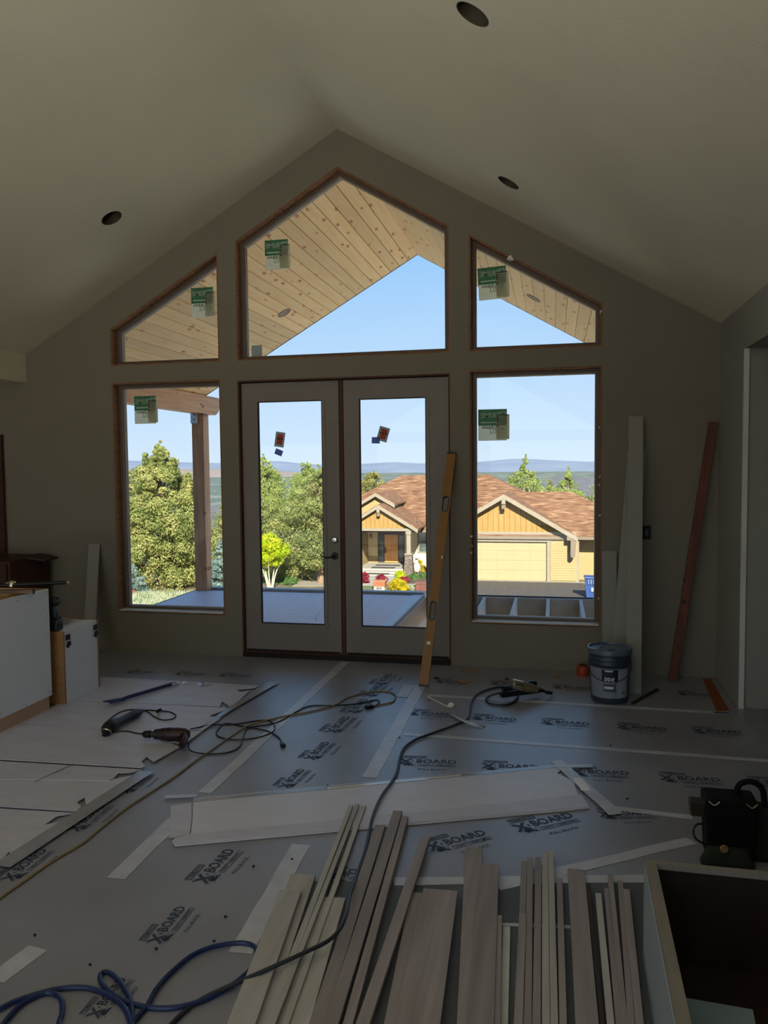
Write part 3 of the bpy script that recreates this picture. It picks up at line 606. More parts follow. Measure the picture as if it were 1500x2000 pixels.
# gable face with vertical boards, frieze band
gz = lambda x: .0-.59*abs(x-gx)
MB().prism([(gx-3.7, GY-.06, -2.28), (gx+3.7, GY-.06, -2.28), (gx, GY-.06, -.1)], (0, .5, 0)).build('gable_panel', gable_mat, nh)
mb = MB()
for i in range(-11, 12):
    x = gx+i*.31; zt = -.16-.59*abs(x-gx)
    if zt > -2.2: mb.bb((x-.012, GY-.075, -2.14), (x+.012, GY-.055, zt))
LINEM = M('gable_groove', (176, 128, 66), .8)
mb.build('gable_battens', LINEM, nh, kind='stuff')
MB().bb((gx-4.0, GY-.10, -2.28), (gx+4.0, GY+.1, -2.14)).build('gable_sill', TRIMN, nh)
MB().bb((gx-4.0, GY-.08, -2.50), (gx+4.15, GY+.1, -2.28)).build('frieze_band', SHTRIM, nh)
def gable_roof(cx, apz, half, slope, y0, y1, th=.16, name='gable_roof', rake=.2):
    for s in (-1, 1):
        a = (cx, apz); b = (cx+s*half, apz-slope*half)
        MB().prism([(a[0], y0, a[1]), (b[0], y0, b[1]), (b[0], y0, b[1]+th*.6), (a[0], y0, a[1]+th*.6)], (0, y1-y0, 0)).build(name, SH, nh)
        MB().prism([(a[0], y0-.04, a[1]-rake), (b[0], y0-.04, b[1]-rake), (b[0], y0-.04, b[1]+.06), (a[0], y0-.04, a[1]+.06)], (0, .06, 0)).build('rake_board', TRIMN, nh)
        MB().prism([(a[0], y0+.02, a[1]-.06), (b[0], y0+.02, b[1]-.06), (b[0], y0+.02, b[1]-.01), (a[0], y0+.02, a[1]-.01)], (0, min(y1-y0, 1.0), 0)).build('soffit', SHTRIM, nh)
gable_roof(gx, .0, GE, .59, 38.5, 43.0)
def bracket(x, z, y0, y1, big=False):
    o = MB().bb((x-.09, y0, z-.26), (x+.09, y1, z)).build('bracket', SHTRIM, nh); return o
MB().bb((gx-.11, 38.42, -.50), (gx+.11, GY, -.22)).build('ridge_bracket', TRIMN, nh)
MB().bb((gx-.11, 38.5, -.78), (gx+.11, 38.72, -.50)).build('ridge_bracket', SHTRIM, nh)
for s in (-1, 1):
    x = gx+s*3.72
    MB().prism([(x-.2, 38.48, -2.55), (x+.22, 38.48, -2.55), (x+.22, 38.48, -2.34), (x-.2, 38.48, -2.2)], (0, .6, 0)).build('eave_bracket', SHTRIM, nh)
    MB().prism([(x, 38.48, -2.55), (x+.32, 38.48, -2.55), (x+.25, 38.48, -3.45), (x+.12, 38.48, -3.55), (x, 38.48, -3.45)], (0, .5, 0)).build('corbel', SHTRIM, nh)
# garage hip roof behind the gable
def hip(name, x0, x1, y0, y1, ze, zr, rx0, rx1, ry):
    v = [(x0, y0, ze), (x1, y0, ze), (x1, y1, ze), (x0, y1, ze), (rx0, ry, zr), (rx1, ry, zr)]
    mb = MB().add(v, [(0, 1, 5, 4), (1, 2, 5), (2, 3, 4, 5), (3, 0, 4), (3, 2, 1, 0)]); mb.build(name, SH, nh)
    mb = MB().ring([(x0, y0, ze-.18), (x1, y0, ze-.18), (x1, y1, ze-.18), (x0, y1, ze-.18)], [(x0+.08, y0+.08, ze-.18), (x1-.08, y0+.08, ze-.18), (x1-.08, y1-.08, ze-.18), (x0+.08, y1-.08, ze-.18)], (0, 0, .17)); mb.build('gutter', SHTRIM, nh)
hip('garage_roof', -5.1, 7.6, 38.9, 47.6, -2.36, .03, -.6, 2.85, 43.2)
hip('main_roof', -15.4, 3.8, 42.9, 55.6, -2.36, 1.04, -8.95, -2.62, 49.2)
MB().bb((-.2, 46.0, -.15), (-.1, 46.1, .22)).build('roof_vent', SHTRIM, nh)
MB().bb((.15, 46.0, -.15), (.25, 46.1, .16)).build('roof_vent', SHTRIM, nh)
# main wall, entry
EY = 44.35
MB().bb((-14.8, EY, G), (-4.9, 55, -2.36)).build('entry_wall', TANW, nh)
MB().bb((-11.4, EY-2.0, G), (-10.35, EY, -2.3)).build('porch_side_wall', YELW, nh)
MB().bb((-10.35, EY-.03, G+.3), (-9.72, EY+.01, G+.72)).build('sunlit_strip', YELW, nh)  # yellow strip stands for sunlight on the foot of the porch wall
er = MB().bb((-9.68, EY-.05, -4.69), (-7.88, EY+.05, -2.64)).build('entry_frame', M('dark_entry_frame', (104, 92, 76), .6), nh)
CK = 1.0  # shaded entry door colours lightened in place of porch light
ed = MB().bb((-9.21, EY-.09, -4.66), (-8.31, EY-.04, -2.82)).build('entry_door', wood_mat('shade_lifted_oak', (250, 184, 104), (232, 156, 76), along='Z'), nh)
for a, b in ((-9.12, -8.80), (-8.72, -8.40)):
    MB().bb((a, EY-.105, -4.5), (b, EY-.09, -3.85)).build('door_panel', bpy.data.materials['shade_lifted_oak'], ed)
    MB().bb((a, EY-.105, -3.75), (b, EY-.09, -2.95)).build('door_panel', bpy.data.materials['shade_lifted_oak'], ed)
MB().bb((-9.18, EY-.16, -4.05), (-9.13, EY-.10, -3.65)).build('door_pull', BRONZE, ed)
for a, b in ((-9.60, -9.28), (-8.24, -7.95)):
    MB().bb((a, EY-.075, -4.62), (b, EY-.05, -2.86)).build('sidelight', M('entry_glass', (70, 84, 84), .08, .4, 1.5, spec=.8), nh)
wn = MB().bb((-7.0, EY-.06, -4.0), (-5.3, EY+.02, -2.5)).build('window', TRIMN, nh)
for z0, z1 in ((-3.92, -3.26), (-3.20, -2.58)): MB().bb((-6.86, EY-.075, z0), (-5.45, EY-.055, z1)).build('pane', M('entry_glass'), wn)
lm = MB().bb((-10.2, EY-.16, -3.05), (-10.07, EY-.03, -2.80)).build('wall_lantern', BRONZE, nh)
MB().bb((-10.17, EY-.165, -3.02), (-10.10, EY-.155, -2.86)).build('lantern_glass', M('lantern_glass', (230, 200, 140), .3), lm)
CK = .48
# portico
px_ = -8.735
gable_roof(px_, -.70, 2.46, .605, 40.3, 45.2, rake=.17)
gable_roof(px_-.55, -.03, 1.25, .58, 42.0, 47.5, rake=.17)
MB().prism([(px_-1.65, 42.35, -1.6), (px_+.55, 42.35, -1.6), (px_+.55, 42.35, -.78), (px_-.55, 42.35, -.15), (px_-1.65, 42.35, -.78)], (0, .2, 0)).build('upper_gable_wall', YELW, nh)
MB().prism([(px_-2.2, 40.62, -2.12), (px_+2.2, 40.62, -2.12), (px_, 40.62, -.80)], (0, .2, 0)).build('portico_gable', gable_mat, nh)
mb = MB()
for i in range(-7, 8):
    x = px_+i*.28; mb.bb((x-.011, 40.60, -2.06), (x+.011, 40.63, -.86-.6*abs(x-px_)))
mb.build('gable_battens', LINEM, nh, kind='stuff')
MB().bb((px_-2.2, 40.45, -2.26), (px_+2.15, 40.85, -2.1)).build('portico_beam', TRIMN, nh)
MB().bb((px_-.09, 40.24, -1.12), (px_+.09, 40.62, -.88)).build('ridge_bracket', TRIMN, nh)
MB().bb((px_-.09, 40.3, -1.34), (px_+.09, 40.5, -1.12)).build('ridge_bracket', SHTRIM, nh)
STONE = noise_mat('stacked_stone', [(110, 98, 90), (150, 136, 122), (184, 172, 156)], 5, stretch=(1, 1, 3), bump=.8, detail=3)
for x in (-6.875, -10.6):
    c = MB().bb((x-.125, 40.4, -3.66), (x+.125, 40.65, -2.26)).build('column', TRIMN, nh)
    MB().prism([(x-.26, 40.24, -4.98), (x+.26, 40.24, -4.98), (x+.26, 40.76, -4.98), (x-.26, 40.76, -4.98)], (0, 0, .01)).build('footing', STONE, c)
    bs = MB().add([(x-.3, 40.2, G), (x+.3, 40.2, G), (x+.3, 40.82, G), (x-.3, 40.82, G), (x-.2, 40.32, -3.7), (x+.2, 40.32, -3.7), (x+.2, 40.72, -3.7), (x-.2, 40.72, -3.7)], [(0, 3, 2, 1), (4, 5, 6, 7), (0, 1, 5, 4), (1, 2, 6, 5), (2, 3, 7, 6), (3, 0, 4, 7)]).build('stone_base', STONE, c)
    MB().bb((x-.25, 40.27, -3.70), (x+.25, 40.77, -3.63)).build('cap_stone', TRIMN, c)
    MB().bb((x-.16, 40.36, -2.46), (x+.16, 40.69, -2.26)).build('capital', TRIMN, c)
CONC = noise_mat('pale_concrete', [(214, 208, 196), (230, 224, 212)], 2)
MB().bb((-10.4, 41.2, G), (-7.2, EY, -4.70)).build('porch_floor', CONC, nh)
for i, (y0, z1) in enumerate(((40.6, -4.80), (40.0, -4.90))): MB().bb((-10.2, y0, G), (-7.4, y0+.62, z1)).build('step', CONC, nh)
for i, (y0, z) in enumerate(((42.6, -4.695), (41.4, -4.695), (40.03, -4.70))): prop(MB().bb((-9.5, y0, z if i < 2 else -4.898), (-7.9-.1*i, y0+.55, (z if i < 2 else -4.898)+.02)).build('door_mat', M('grey_mat', (96, 96, 92), .9)), ['dark mat at the neighbour front door', 'dark mat in the middle of the neighbour porch', 'dark mat on the lowest neighbour porch step'][i], 'mat', 'mats on the neighbour porch')
patch('front_walk', [Vector((-9.9, 36.0, 0)), Vector((-7.5, 36.0, 0)), Vector((-7.4, 40.1, 0)), Vector((-10.2, 40.1, 0))], CONC, G+.012, label='pale concrete walk to the neighbour porch', cat='walkway')
patch('garden_bed', [Vector((-7.35, 36.2, 0)), Vector((-5.2, 36.5, 0)), Vector((-4.9, 44.2, 0)), Vector((-7.1, 44.2, 0))], noise_mat('mulch', [(110, 92, 76), (150, 130, 110)], 6), G+.014, label='mulched flower bed beside the stone column', cat='flower bed')
patch('stone_edging', [F(780, 1142, G), F(828, 1142, G), F(830, 1149, G), F(788, 1150, G)], CONC, G+.03, label='white stone slab at the edge of the flower bed', cat='slab')
def bush(px, py, hpx, wpx, mat, lb, nm='garden_shrub', ncl=34):
    b = F(px, py, G); sc_ = (b-CAM).length/FPX; h = hpx*sc_; r = wpx*sc_/2
    tree(nm, lb, b, h, [(0, r*.75), (.35, r), (.75, r*.85), (1, r*.3)], mat, ncl, 34, .13, .03, .05, group='shrubs in the neighbour garden', cl=(.12, .2), shell=.3)
bush(712, 1140, 21, 24, RED, 'red shrub at left edge of right door glass')
bush(745, 1138, 15, 20, RED, 'round red shrub above the orange brick post')
bush(777, 1153, 22, 40, GOLD, 'yellow flowering bush at the deck edge', ncl=70)
bush(782, 1128, 12, 16, YEL, 'small lime shrub beside the stone column')
bush(790, 1138, 10, 18, RED, 'low pink shrub right of the yellow bush')
bush(808, 1133, 12, 18, GRN, 'low green shrub below the white garden goose')
bush(820, 1117, 22, 18, GOLD, 'yellow and orange flowers beside the white garden goose', ncl=40)
bush(826, 1130, 10, 14, GRN, 'green plant at right edge of right door glass')
bush(806, 1151, 7, 20, SAGE, 'grey-green ground cover by the white slab')
bush(568, 1142, 14, 26, GRN, 'small green bush right of the pale fanned stems')
bush(553, 1118, 10, 12, GRN, 'small garden plant on the lawn')
b = F(742, 1152, G)
t = thing('brick_mailbox', 'orange brick mailbox post with pale cap panel', 'mailbox', tuple(b))
ORB = M('orange_brick', (214, 128, 84), .8, .12, 8)
MB().bb((b.x-.30, b.y-.2, G), (b.x+.30, b.y+.2, G+.40)).build('post', M('cream_post', (238, 226, 208), .8, .05), t)
MB().bb((b.x-.33, b.y-.23, G+.22), (b.x+.33, b.y+.23, G+.46)).build('brick_band', ORB, t)
MB().bb((b.x-.36, b.y-.26, G+.46), (b.x+.36, b.y+.26, G+.52)).build('cap', M('orange_cap', (232, 160, 112), .7), t)
for i in range(3): MB().bb((b.x-.13+i*.1, b.y-.206, G+.06), (b.x-.07+i*.1, b.y-.199, G+.16)).build('number', BLACKP, t)
b = F(826, 1153, G)
t = thing('brick_planter', 'reddish brown brick planter at right edge of the flower bed', 'planter', tuple(b))
MB().bb((b.x-.35, b.y-.3, G), (b.x+.5, b.y+.3, G+.40)).build('body', M('red_brown_brick', (146, 92, 74), .85, .2, 6), t)
MB().bb((b.x-.38, b.y-.33, G+.40), (b.x+.53, b.y+.33, G+.46)).build('cap', M('red_brown_cap', (160, 106, 88), .8), t)
b = F(814, 1121, G)
t = thing('garden_goose', 'white goose statue with bonnet in the flower bed', 'statue', tuple(b))
WH = M('white_statue', (240, 238, 232), .6, .03)
MB().lathe([(0, .08), (.18, .14), (.27, .34), (.22, .55), (.12, .70), (.085, .86), (.10, .98), (.07, 1.08), (0, 1.10)], 14, Matrix.Translation(b)).build('body', WH, t, smooth=True)
MB().lathe([(.05, 0), (.16, .05), (.24, .20), (.26, .24)], 14, Matrix.Translation(b+Vector((.03, 0, 1.26))) @ Matrix.Rotation(math.radians(200), 4, 'Y')).build('bonnet', WH, t, smooth=True)
MB().tube([b+Vector((.05, -.08, 1.02)), b+Vector((.13, -.16, .99))], .03, 6, 0, (1, .3)).build('beak', M('orange_beak', (230, 150, 50)), t)
for s in (-1, 1): MB().tube([b+Vector((.09*s, 0, .16)), b+Vector((.10*s, -.02, .0))], .03, 6).build('leg', WH, t)
b = F(812, 1108, G+.0)
t = thing('garden_flag', 'small red and white flag on a stake behind the goose', 'flag', tuple(b))
MB().tube([b, b+Vector((0, 0, 1.15))], .015, 6).build('stake', BRONZE, t)
MB().bb((b.x-.02, b.y-.01, G+.55), (b.x+.42, b.y+.01, G+1.15)).build('cloth', M('flag_white', (226, 214, 206), .8), t)
MB().bb((b.x-.02, b.y-.016, G+.92), (b.x+.42, b.y+.016, G+1.15)).build('stripe', M('flag_red', (170, 40, 60), .8), t)
b = F(1157, 1167, G)
t = thing('trash_bin', 'blue wheeled trash bin at right edge of the right window', 'bin', tuple(b))
BB = M('bin_blue', (70, 104, 178), .45, .06)
MB().add([(b.x-.30, b.y-.3, G+.04), (b.x+.34, b.y-.3, G+.04), (b.x+.34, b.y+.3, G+.04), (b.x-.30, b.y+.3, G+.04), (b.x-.38, b.y-.38, G+1.0), (b.x+.42, b.y-.38, G+1.0), (b.x+.42, b.y+.38, G+1.0), (b.x-.38, b.y+.38, G+1.0)], [(0, 3, 2, 1), (4, 5, 6, 7), (0, 1, 5, 4), (1, 2, 6, 5), (2, 3, 7, 6), (3, 0, 4, 7)]).build('body', BB, t)
MB().prism([(b.x-.42, b.y-.44, G+1.0), (b.x+.46, b.y-.44, G+1.0), (b.x+.46, b.y+.42, G+1.0), (b.x-.42, b.y+.42, G+1.0)], (0, 0, .08)).build('lid', BB, t, bevel=.03)
for i in range(4): MB().bb((b.x-.24+i*.12, b.y-.43, G+.72), (b.x-.18+i*.12, b.y-.35, G+.98)).build('rib', M('bin_pale', (130, 156, 210), .5), t)
MB().bb((b.x-.08, b.y-.40, G+.36), (b.x+.14, b.y-.32, G+.56)).build('decal', M('bin_decal', (196, 208, 230), .6), t)
for s in (-.28, .32): MB().disc((b.x+s-.03, b.y+.28, G+.11), (1, 0, 0), .11, .06, 14).build('wheel', BLACKP, t)

CK = 1.0

# ================================================================== inside: floor covering
def strip(p, q, wd, z=.0012, th=.0008, wob=0):
    p = Vector((p.x, p.y, 0)); q = Vector((q.x, q.y, 0)); d = (q-p); L = d.length; d.normalize(); n_ = Vector((-d.y, d.x, 0))
    k = max(2, int(L/.12)); a = []; b = []
    for i in range(k+1):
        c = p+d*(L*i/k); a.append(c+n_*(wd/2+random.uniform(-1, 1)*wob)+Vector((0, 0, z))); b.append(c-n_*(wd/2+random.uniform(-1, 1)*wob)+Vector((0, 0, z)))
    return MB().prism(b+a[::-1], (0, 0, th))
def tape(p, q, wd, lb, mat=TAPE, z=.0012, wob=.003):
    return prop(strip(F(*p), F(*q), wd, z, .0008, wob).build('seam_tape', mat), lb, 'tape', 'tape strips on the floor paper')
tape((400, 1549), (674, 1293), .075, 'long tape seam running from white sheet to the left door leaf')
tape((226, 1716), (345, 1600), .085, 'short tape seam below left end of the long white sheet')
tape((722, 1519), (822, 1338), .085, 'tape seam between white sheet and foot of yellow level')
tape((470, 1862), (588, 1650), .085, 'tape seam left of the lumber below the white sheet')
tape((-10, 1915), (75, 1852), .085, 'tape seam at left edge above the blue hose')
tape((836, 1358), (1428, 1394), .055, 'tape seam running past the grey paint bucket')
tape((788, 1434), (1520, 1488), .050, 'wide tape seam across the floor right of the air hose')
tape((970, 1732), (1350, 1642), .065, 'wrinkled tape seam leading toward the tool pouch')
tape((1195, 1578), (1352, 1597), .05, 'tape seam between the white sheet and the tool pouch')
tape((770, 1722), (1262, 1716), .06, 'tape seam crossing under the lumber boards', z=.001)
tape((785, 1362), (800, 1338), .08, 'short wide tape piece by the foot of the level', z=.0022)
tape((975, 1806), (1118, 1812), .02, 'narrow tape line between the lumber boards', z=.001)
# printed marks on the paper: one drawing, stamped many times
mb = MB(); K = .31; I4 = Matrix.Translation((.045, .0, 0))
mb.text('BOARD', .084, Matrix.Translation((.048, 0, 0)) @ Matrix.Diagonal((.86, 1.0, 1, 1)), .0022)
mb.text('X', .105, Matrix.Translation((-.136, -.008, 0)) @ Matrix.Diagonal((1.0, 1, 1, 1)), .004)
mb.add([(-.099, -.006, 0), (-.088, -.006, 0), (-.088, .006, 0), (-.099, .006, 0)], [(0, 1, 2, 3)])
def rect_outline(x0, y0, x1, y1, t_):
    for a, b, c, d in ((x0, y0, x1, y0+t_), (x0, y1-t_, x1, y1), (x0, y0, x0+t_, y1), (x1-t_, y0, x1, y1)): mb.add([(a, b, 0), (c, b, 0), (c, d, 0), (a, d, 0)], [(0, 1, 2, 3)])
rect_outline(-.165, .048, -.015, .085, .005)
mb.text('TRIMACO', .03, Matrix.Translation((-.09, .0665, 0)), .0005)
rect_outline(-.06, -.078, .165, -.046, .0035)
mb.text('PAINT + REMODEL', .0235, Matrix.Translation((.052, -.062, 0)), .0004)
for _ in range(46):
    a = random.uniform(0, 6.28); r = abs(random.gauss(0, .035)); c = (-.125+r*1.25*math.cos(a), -.052+r*math.sin(a)*.7); q = random.uniform(.002, .010)*(1.3-min(1, r/.06))
    mb.add([(c[0]+q*math.cos(k*1.2566+a), c[1]+q*math.sin(k*1.2566+a), 0) for k in range(5)], [(0, 1, 2, 3, 4)])
mb.text('FULL BLOCK', .03, Matrix.Translation((.03, -.125, 0)), .0003)
lg = mb.build('printed_logo', INK, FLOOR, local=True); lgm = lg.data
stamps = [((853, 1330), (915, 1333)), ((960, 1334), (1032, 1338)), ((1082, 1341), (1152, 1345)), ((800, 1391), (882, 1396)), ((925, 1400), (1007, 1406)), ((1060, 1409), (1150, 1414)), ((1208, 1418), (1300, 1424)), ((1355, 1426), (1447, 1431)),
 ((783, 1486), (890, 1489)), ((945, 1495), (1050, 1499)), ((1118, 1506), (1227, 1511)), ((1292, 1518), (1405, 1524)), ((1465, 1526), (1575, 1532)), ((1325, 1353), (1400, 1359)), ((838, 1655), (945, 1626)), ((1008, 1617), (1115, 1592)), ((640, 1716), (742, 1690)), ((1172, 1590), (1275, 1588)),
 ((300, 1840), (355, 1772)), ((390, 1722), (450, 1660)), ((180, 1985), (240, 1912)), ((553, 1537), (590, 1503)), ((603, 1482), (638, 1450)), ((645, 1430), (678, 1400)), ((684, 1392), (713, 1366)), ((716, 1360), (742, 1338)), ((738, 1337), (762, 1317)), ((12, 1718), (85, 1660)), ((140, 1622), (200, 1572)), ((240, 1548), (285, 1512)),
 ((250, 1312), (300, 1313)), ((345, 1315), (400, 1317)), ((430, 1318), (490, 1320))]
for i, (a, b) in enumerate(stamps):
    A_, B_ = F(*a), F(*b); o = lg if i == 0 else bpy.data.objects.new('printed_logo', lgm)
    if i: COL.objects.link(o); o.parent = FLOOR
    d = B_-A_; c = (A_+B_)/2; o.location = (c.x, c.y, .0011); o.rotation_euler = (0, 0, math.atan2(d.y, d.x)); o.scale = (d.length/.33,)*2+(1,)
# cardboard sheets
def sheet(pts, z0, th, lb, name='cardboard_sheet', group='flattened cardboard along the left wall', mat=CARD, slope=None):
    P = [F(*p) for p in pts]; return prop(MB().prism([(p.x, p.y, z0) for p in P][::1], (0, 0, th)).build(name, mat), lb, 'cardboard', group)
def fixed(o):
    bm = bmesh.new(); bm.from_mesh(o.data); bmesh.ops.triangulate(bm, faces=[f for f in bm.faces if len(f.verts) > 4]); bmesh.ops.recalc_face_normals(bm, faces=bm.faces[:]); bm.to_mesh(o.data); bm.free(); return o
fixed(sheet([(170, 1323), (505, 1342), (499, 1346), (462, 1350), (470, 1355), (488, 1352), (452, 1385), (434, 1373), (430, 1383), (130, 1371)], .008, .005, 'farthest flat cardboard sheet, under the blue pry bar'))
fixed(sheet([(128, 1372), (428, 1385), (448, 1387), (408, 1402), (432, 1406), (396, 1430), (300, 1429), (30, 1417)], .008, .006, 'flat cardboard sheet under the black oscillating tool'))
fixed(sheet([(28, 1419), (395, 1432), (360, 1457), (325, 1452), (352, 1463), (300, 1492), (287, 1482), (277, 1491), (281, 1500), (278, 1504), (-40, 1484), (-40, 1422)], .008, .007, 'flat cardboard sheet under the corded drill'))
fixed(sheet([(-40, 1488), (278, 1507), (255, 1513), (232, 1514), (222, 1524), (218, 1527), (268, 1517), (170, 1582), (165, 1562), (150, 1571), (158, 1580), (150, 1589), (-40, 1577)], .008, .005, 'creased cardboard sheet in the middle of the left row'))
fixed(sheet([(-40, 1581), (145, 1592), (112, 1598), (88, 1615), (140, 1606), (30, 1690), (18, 1668), (8, 1680), (-40, 1722)], .008, .004, 'nearest cardboard sheet at the left edge of the photo'))
fixed(sheet([(-40, 1481), (276, 1497), (284, 1502), (278, 1506), (-40, 1487)], .0165, .004, 'thin folded cardboard flap lying on the drill sheet'))
fixed(sheet([(-40, 1527), (-40, 1508), (92, 1516), (222, 1525), (214, 1530)], .0135, .004, 'narrow cardboard flap with a pencil line across it'))
prop(strip(F(68, 1533), F(143, 1498), .006, .0178, .0006).build('pencil_line', INK), 'dark diagonal line drawn across cardboard flap', 'line')
sheet([(395, 1425), (545, 1336), (522, 1335), (372, 1436)], .0135, .0008, 'clear tape strip along the cardboard edge by the drill', 'packing_tape', 'clear packing tape strips', M('clear_tape', (150, 152, 160), .22, .1, 6, spec=.8))
sheet([(20, 1700), (300, 1512), (272, 1510), (-15, 1695)], .0135, .0008, 'clear tape strip along the near cardboard edge', 'packing_tape', 'clear packing tape strips', M('clear_tape'))
SHEETM = M('white_cardboard', (206, 205, 218), .45, .05, 4, .1, bscale=30, stretch=(1, 3, 1), coat=.35)
ls = fixed(sheet([(378, 1562), (1080, 1496), (1098, 1504), (1088, 1513), (1120, 1528), (1128, 1554), (1152, 1580), (1100, 1586), (342, 1655), (336, 1645), (372, 1637), (376, 1610)], .003, .005, 'long pale flattened carton lying across the middle of the floor', 'long_carton', None, SHEETM))
def onsheet(pts, z, th, nm, mat, lb=None):
    P = [F(*p) for p in pts]; o = fixed(MB().prism([(p.x, p.y, z) for p in P], (0, 0, th)).build(nm, mat, ls)); return o
onsheet([(342, 1653), (340, 1642), (372, 1634), (800, 1592), (1135, 1556), (1150, 1579)], .0085, .004, 'side_flap', CARD)
onsheet([(378, 1564), (1080, 1497), (1082, 1502), (378, 1570)], .0085, .001, 'packing_tape', M('clear_tape'))
onsheet([(640, 1541), (900, 1516), (900, 1519), (640, 1545)], .0098, .0006, 'packing_tape', M('glossy_tape', (225, 225, 225), .12, .05, spec=1))
onsheet([(334, 1576), (374, 1570), (374, 1607), (370, 1632), (330, 1639)], .0025, .004, 'end_flap', CARD)
tape((1086, 1488), (1203, 1594), .07, 'diagonal tape strip at the right end of the long carton', z=.0095)
tape((1080, 1500), (1156, 1499), .045, 'short tape strip at far right corner of the long carton', z=.0105)
tape((322, 1560), (385, 1557), .035, 'tape strip at far left corner of the long carton', z=.0095)
prop(strip(F(1127, 1523), F(1145, 1548), .05, .0105, .0006).build('carton_label', M('white_label', (235, 235, 238), .4)), 'small white paper label on right end of the long carton', 'label')

# ================================================================== cords and hoses
def cable(name, pts, r, mat, lb, cat, z=None, sm=6, plug=None, plugmat=None):
    P = []
    for i, p in enumerate(pts):
        zz = (p[2] if len(p) > 2 else (z if z is not None else r+.001)); q = F(p[0], p[1], zz); P.append(q)
    t = thing(name, lb, cat, tuple(P[0]))
    MB().tube(P, r, 8, sm).build('cable', mat, t, smooth=True)
    return t, P
YC = M('yellow_cord', (140, 120, 78), .55, .15, 30); BKC = M('black_cord', (14, 15, 18), .45, .1, 30)
z5 = lambda L, zz=None: [(x/2.5, 1240+y/2.5) if zz is None else (x/2.5, 1240+y/2.5, zz) for x, y in L]
t, P = cable('extension_cord', [(-40, 1784)]+z5([(0, 1285), (100, 1215), (250, 1110), (400, 1020), (480, 955), (620, 845), (750, 760), (870, 680), (960, 610), (1000, 585), (1100, 515), (1190, 455), (1250, 430), (1400, 395)])+[(600, 1391), (652, 1378), (680, 1362), (720, 1352), (752, 1350), (771, 1357), (768, 1370), (745, 1376), (728, 1380)], .0055, YC, 'long yellow extension cord running diagonally across the floor', 'cord')
MB().beam(P[-1], P[-1]+(P[-1]-P[-2]).normalized()*.06, .034, .034).build('socket_end', BLACKP, t, bevel=.006)
t, P = cable('power_cord', [(368, 1452, .03), (372, 1466, .012), (400, 1472), (444, 1470), (468, 1458), (474, 1440), (486, 1422), (530, 1414), (556, 1404), (600, 1380), (650, 1378), (700, 1374), (735, 1367), (741, 1373), (730, 1379)], .0045, BKC, 'black power cord from the drill to the extension cord end', 'cord')
t, P = cable('power_cord', [(372, 1424, .03), (390, 1420, .02), (412, 1416, .01), (460, 1414), (500, 1408), (524, 1407), (536, 1417), (532, 1430), (496, 1442), (448, 1444), (424, 1436), (426, 1424), (442, 1413), (482, 1420), (520, 1427), (544, 1440), (551, 1453)], .0045, BKC, 'looped black power cord ending in a loose plug', 'cord')
MB().beam(P[-1], P[-1]+(P[-1]-P[-2]).normalized()*.05, .03, .026).build('plug', BLACKP, t, bevel=.006)
for s in (-1, 1):
    d = (P[-1]-P[-2]).normalized(); n_ = Vector((-d.y, d.x, 0)); a = P[-1]+d*.05+n_*(.007*s); MB().beam(a, a+d*.018, .006, .002).build('prong', CHROME, t)
HOSE = [(975, 1354, .05), (957, 1359, .02), (949, 1367, .01), (960, 1375), (988, 1377), (1006, 1369), (1012, 1357), (1004, 1345), (985, 1341), (955, 1346), (932, 1356), (921, 1372), (918, 1392), (911, 1405), (890, 1415), (850, 1430), (815, 1443), (791, 1459), (781, 1480), (776, 1505), (765, 1527, .02), (745, 1555, .022), (730, 1588, .022), (721, 1625, .012), (712, 1665, .012), (697, 1708, .014), (684, 1745, .05), (676, 1785, .062), (664, 1814, .062), (640, 1838, .062), (600, 1858, .062), (545, 1883, .055), (480, 1912, .035), (400, 1948), (350, 1985), (300, 2040)]
cable('air_hose', [(a[0], a[1], a[2] if len(a) > 2 else .010) for a in HOSE], .0075, M('charcoal_hose', (38, 42, 52), .4, .1), 'dark grey air hose from the nail gun to the lumber', 'hose', sm=7)
zb = lambda L: [(x/2.885, 1700+y/2.885, .0105) for x, y in L]
BH = zb([(-60, 812), (0, 780), (90, 735), (230, 690), (350, 665), (470, 660), (560, 680), (640, 720), (700, 775), (732, 850), (742, 930), (770, 980)])
BH2 = zb([(745, 930), (745, 800), (725, 710), (680, 635), (635, 588), (595, 572), (565, 590), (575, 640), (640, 700), (700, 735), (760, 755), (870, 775), (1000, 770), (1150, 730), (1300, 650), (1390, 580), (1440, 520), (1450, 460), (1420, 420), (1340, 408), (1200, 430), (1080, 480), (960, 580), (880, 670), (830, 760), (755, 850), (690, 930), (560, 990), (420, 960), (335, 880), (350, 800), (345, 730), (300, 692), (230, 697), (120, 755), (30, 850), (-30, 930)])
BHM = M('blue_hose', (22, 40, 86), .35, .1)
def lift(L, idx, z): return [(a[0], a[1], z if i in idx else a[2]) for i, a in enumerate(L)]
cable('air_hose', BH+BH2[0:], .0085, BHM, 'blue air hose coiled in loops at lower left', 'hose', sm=6)

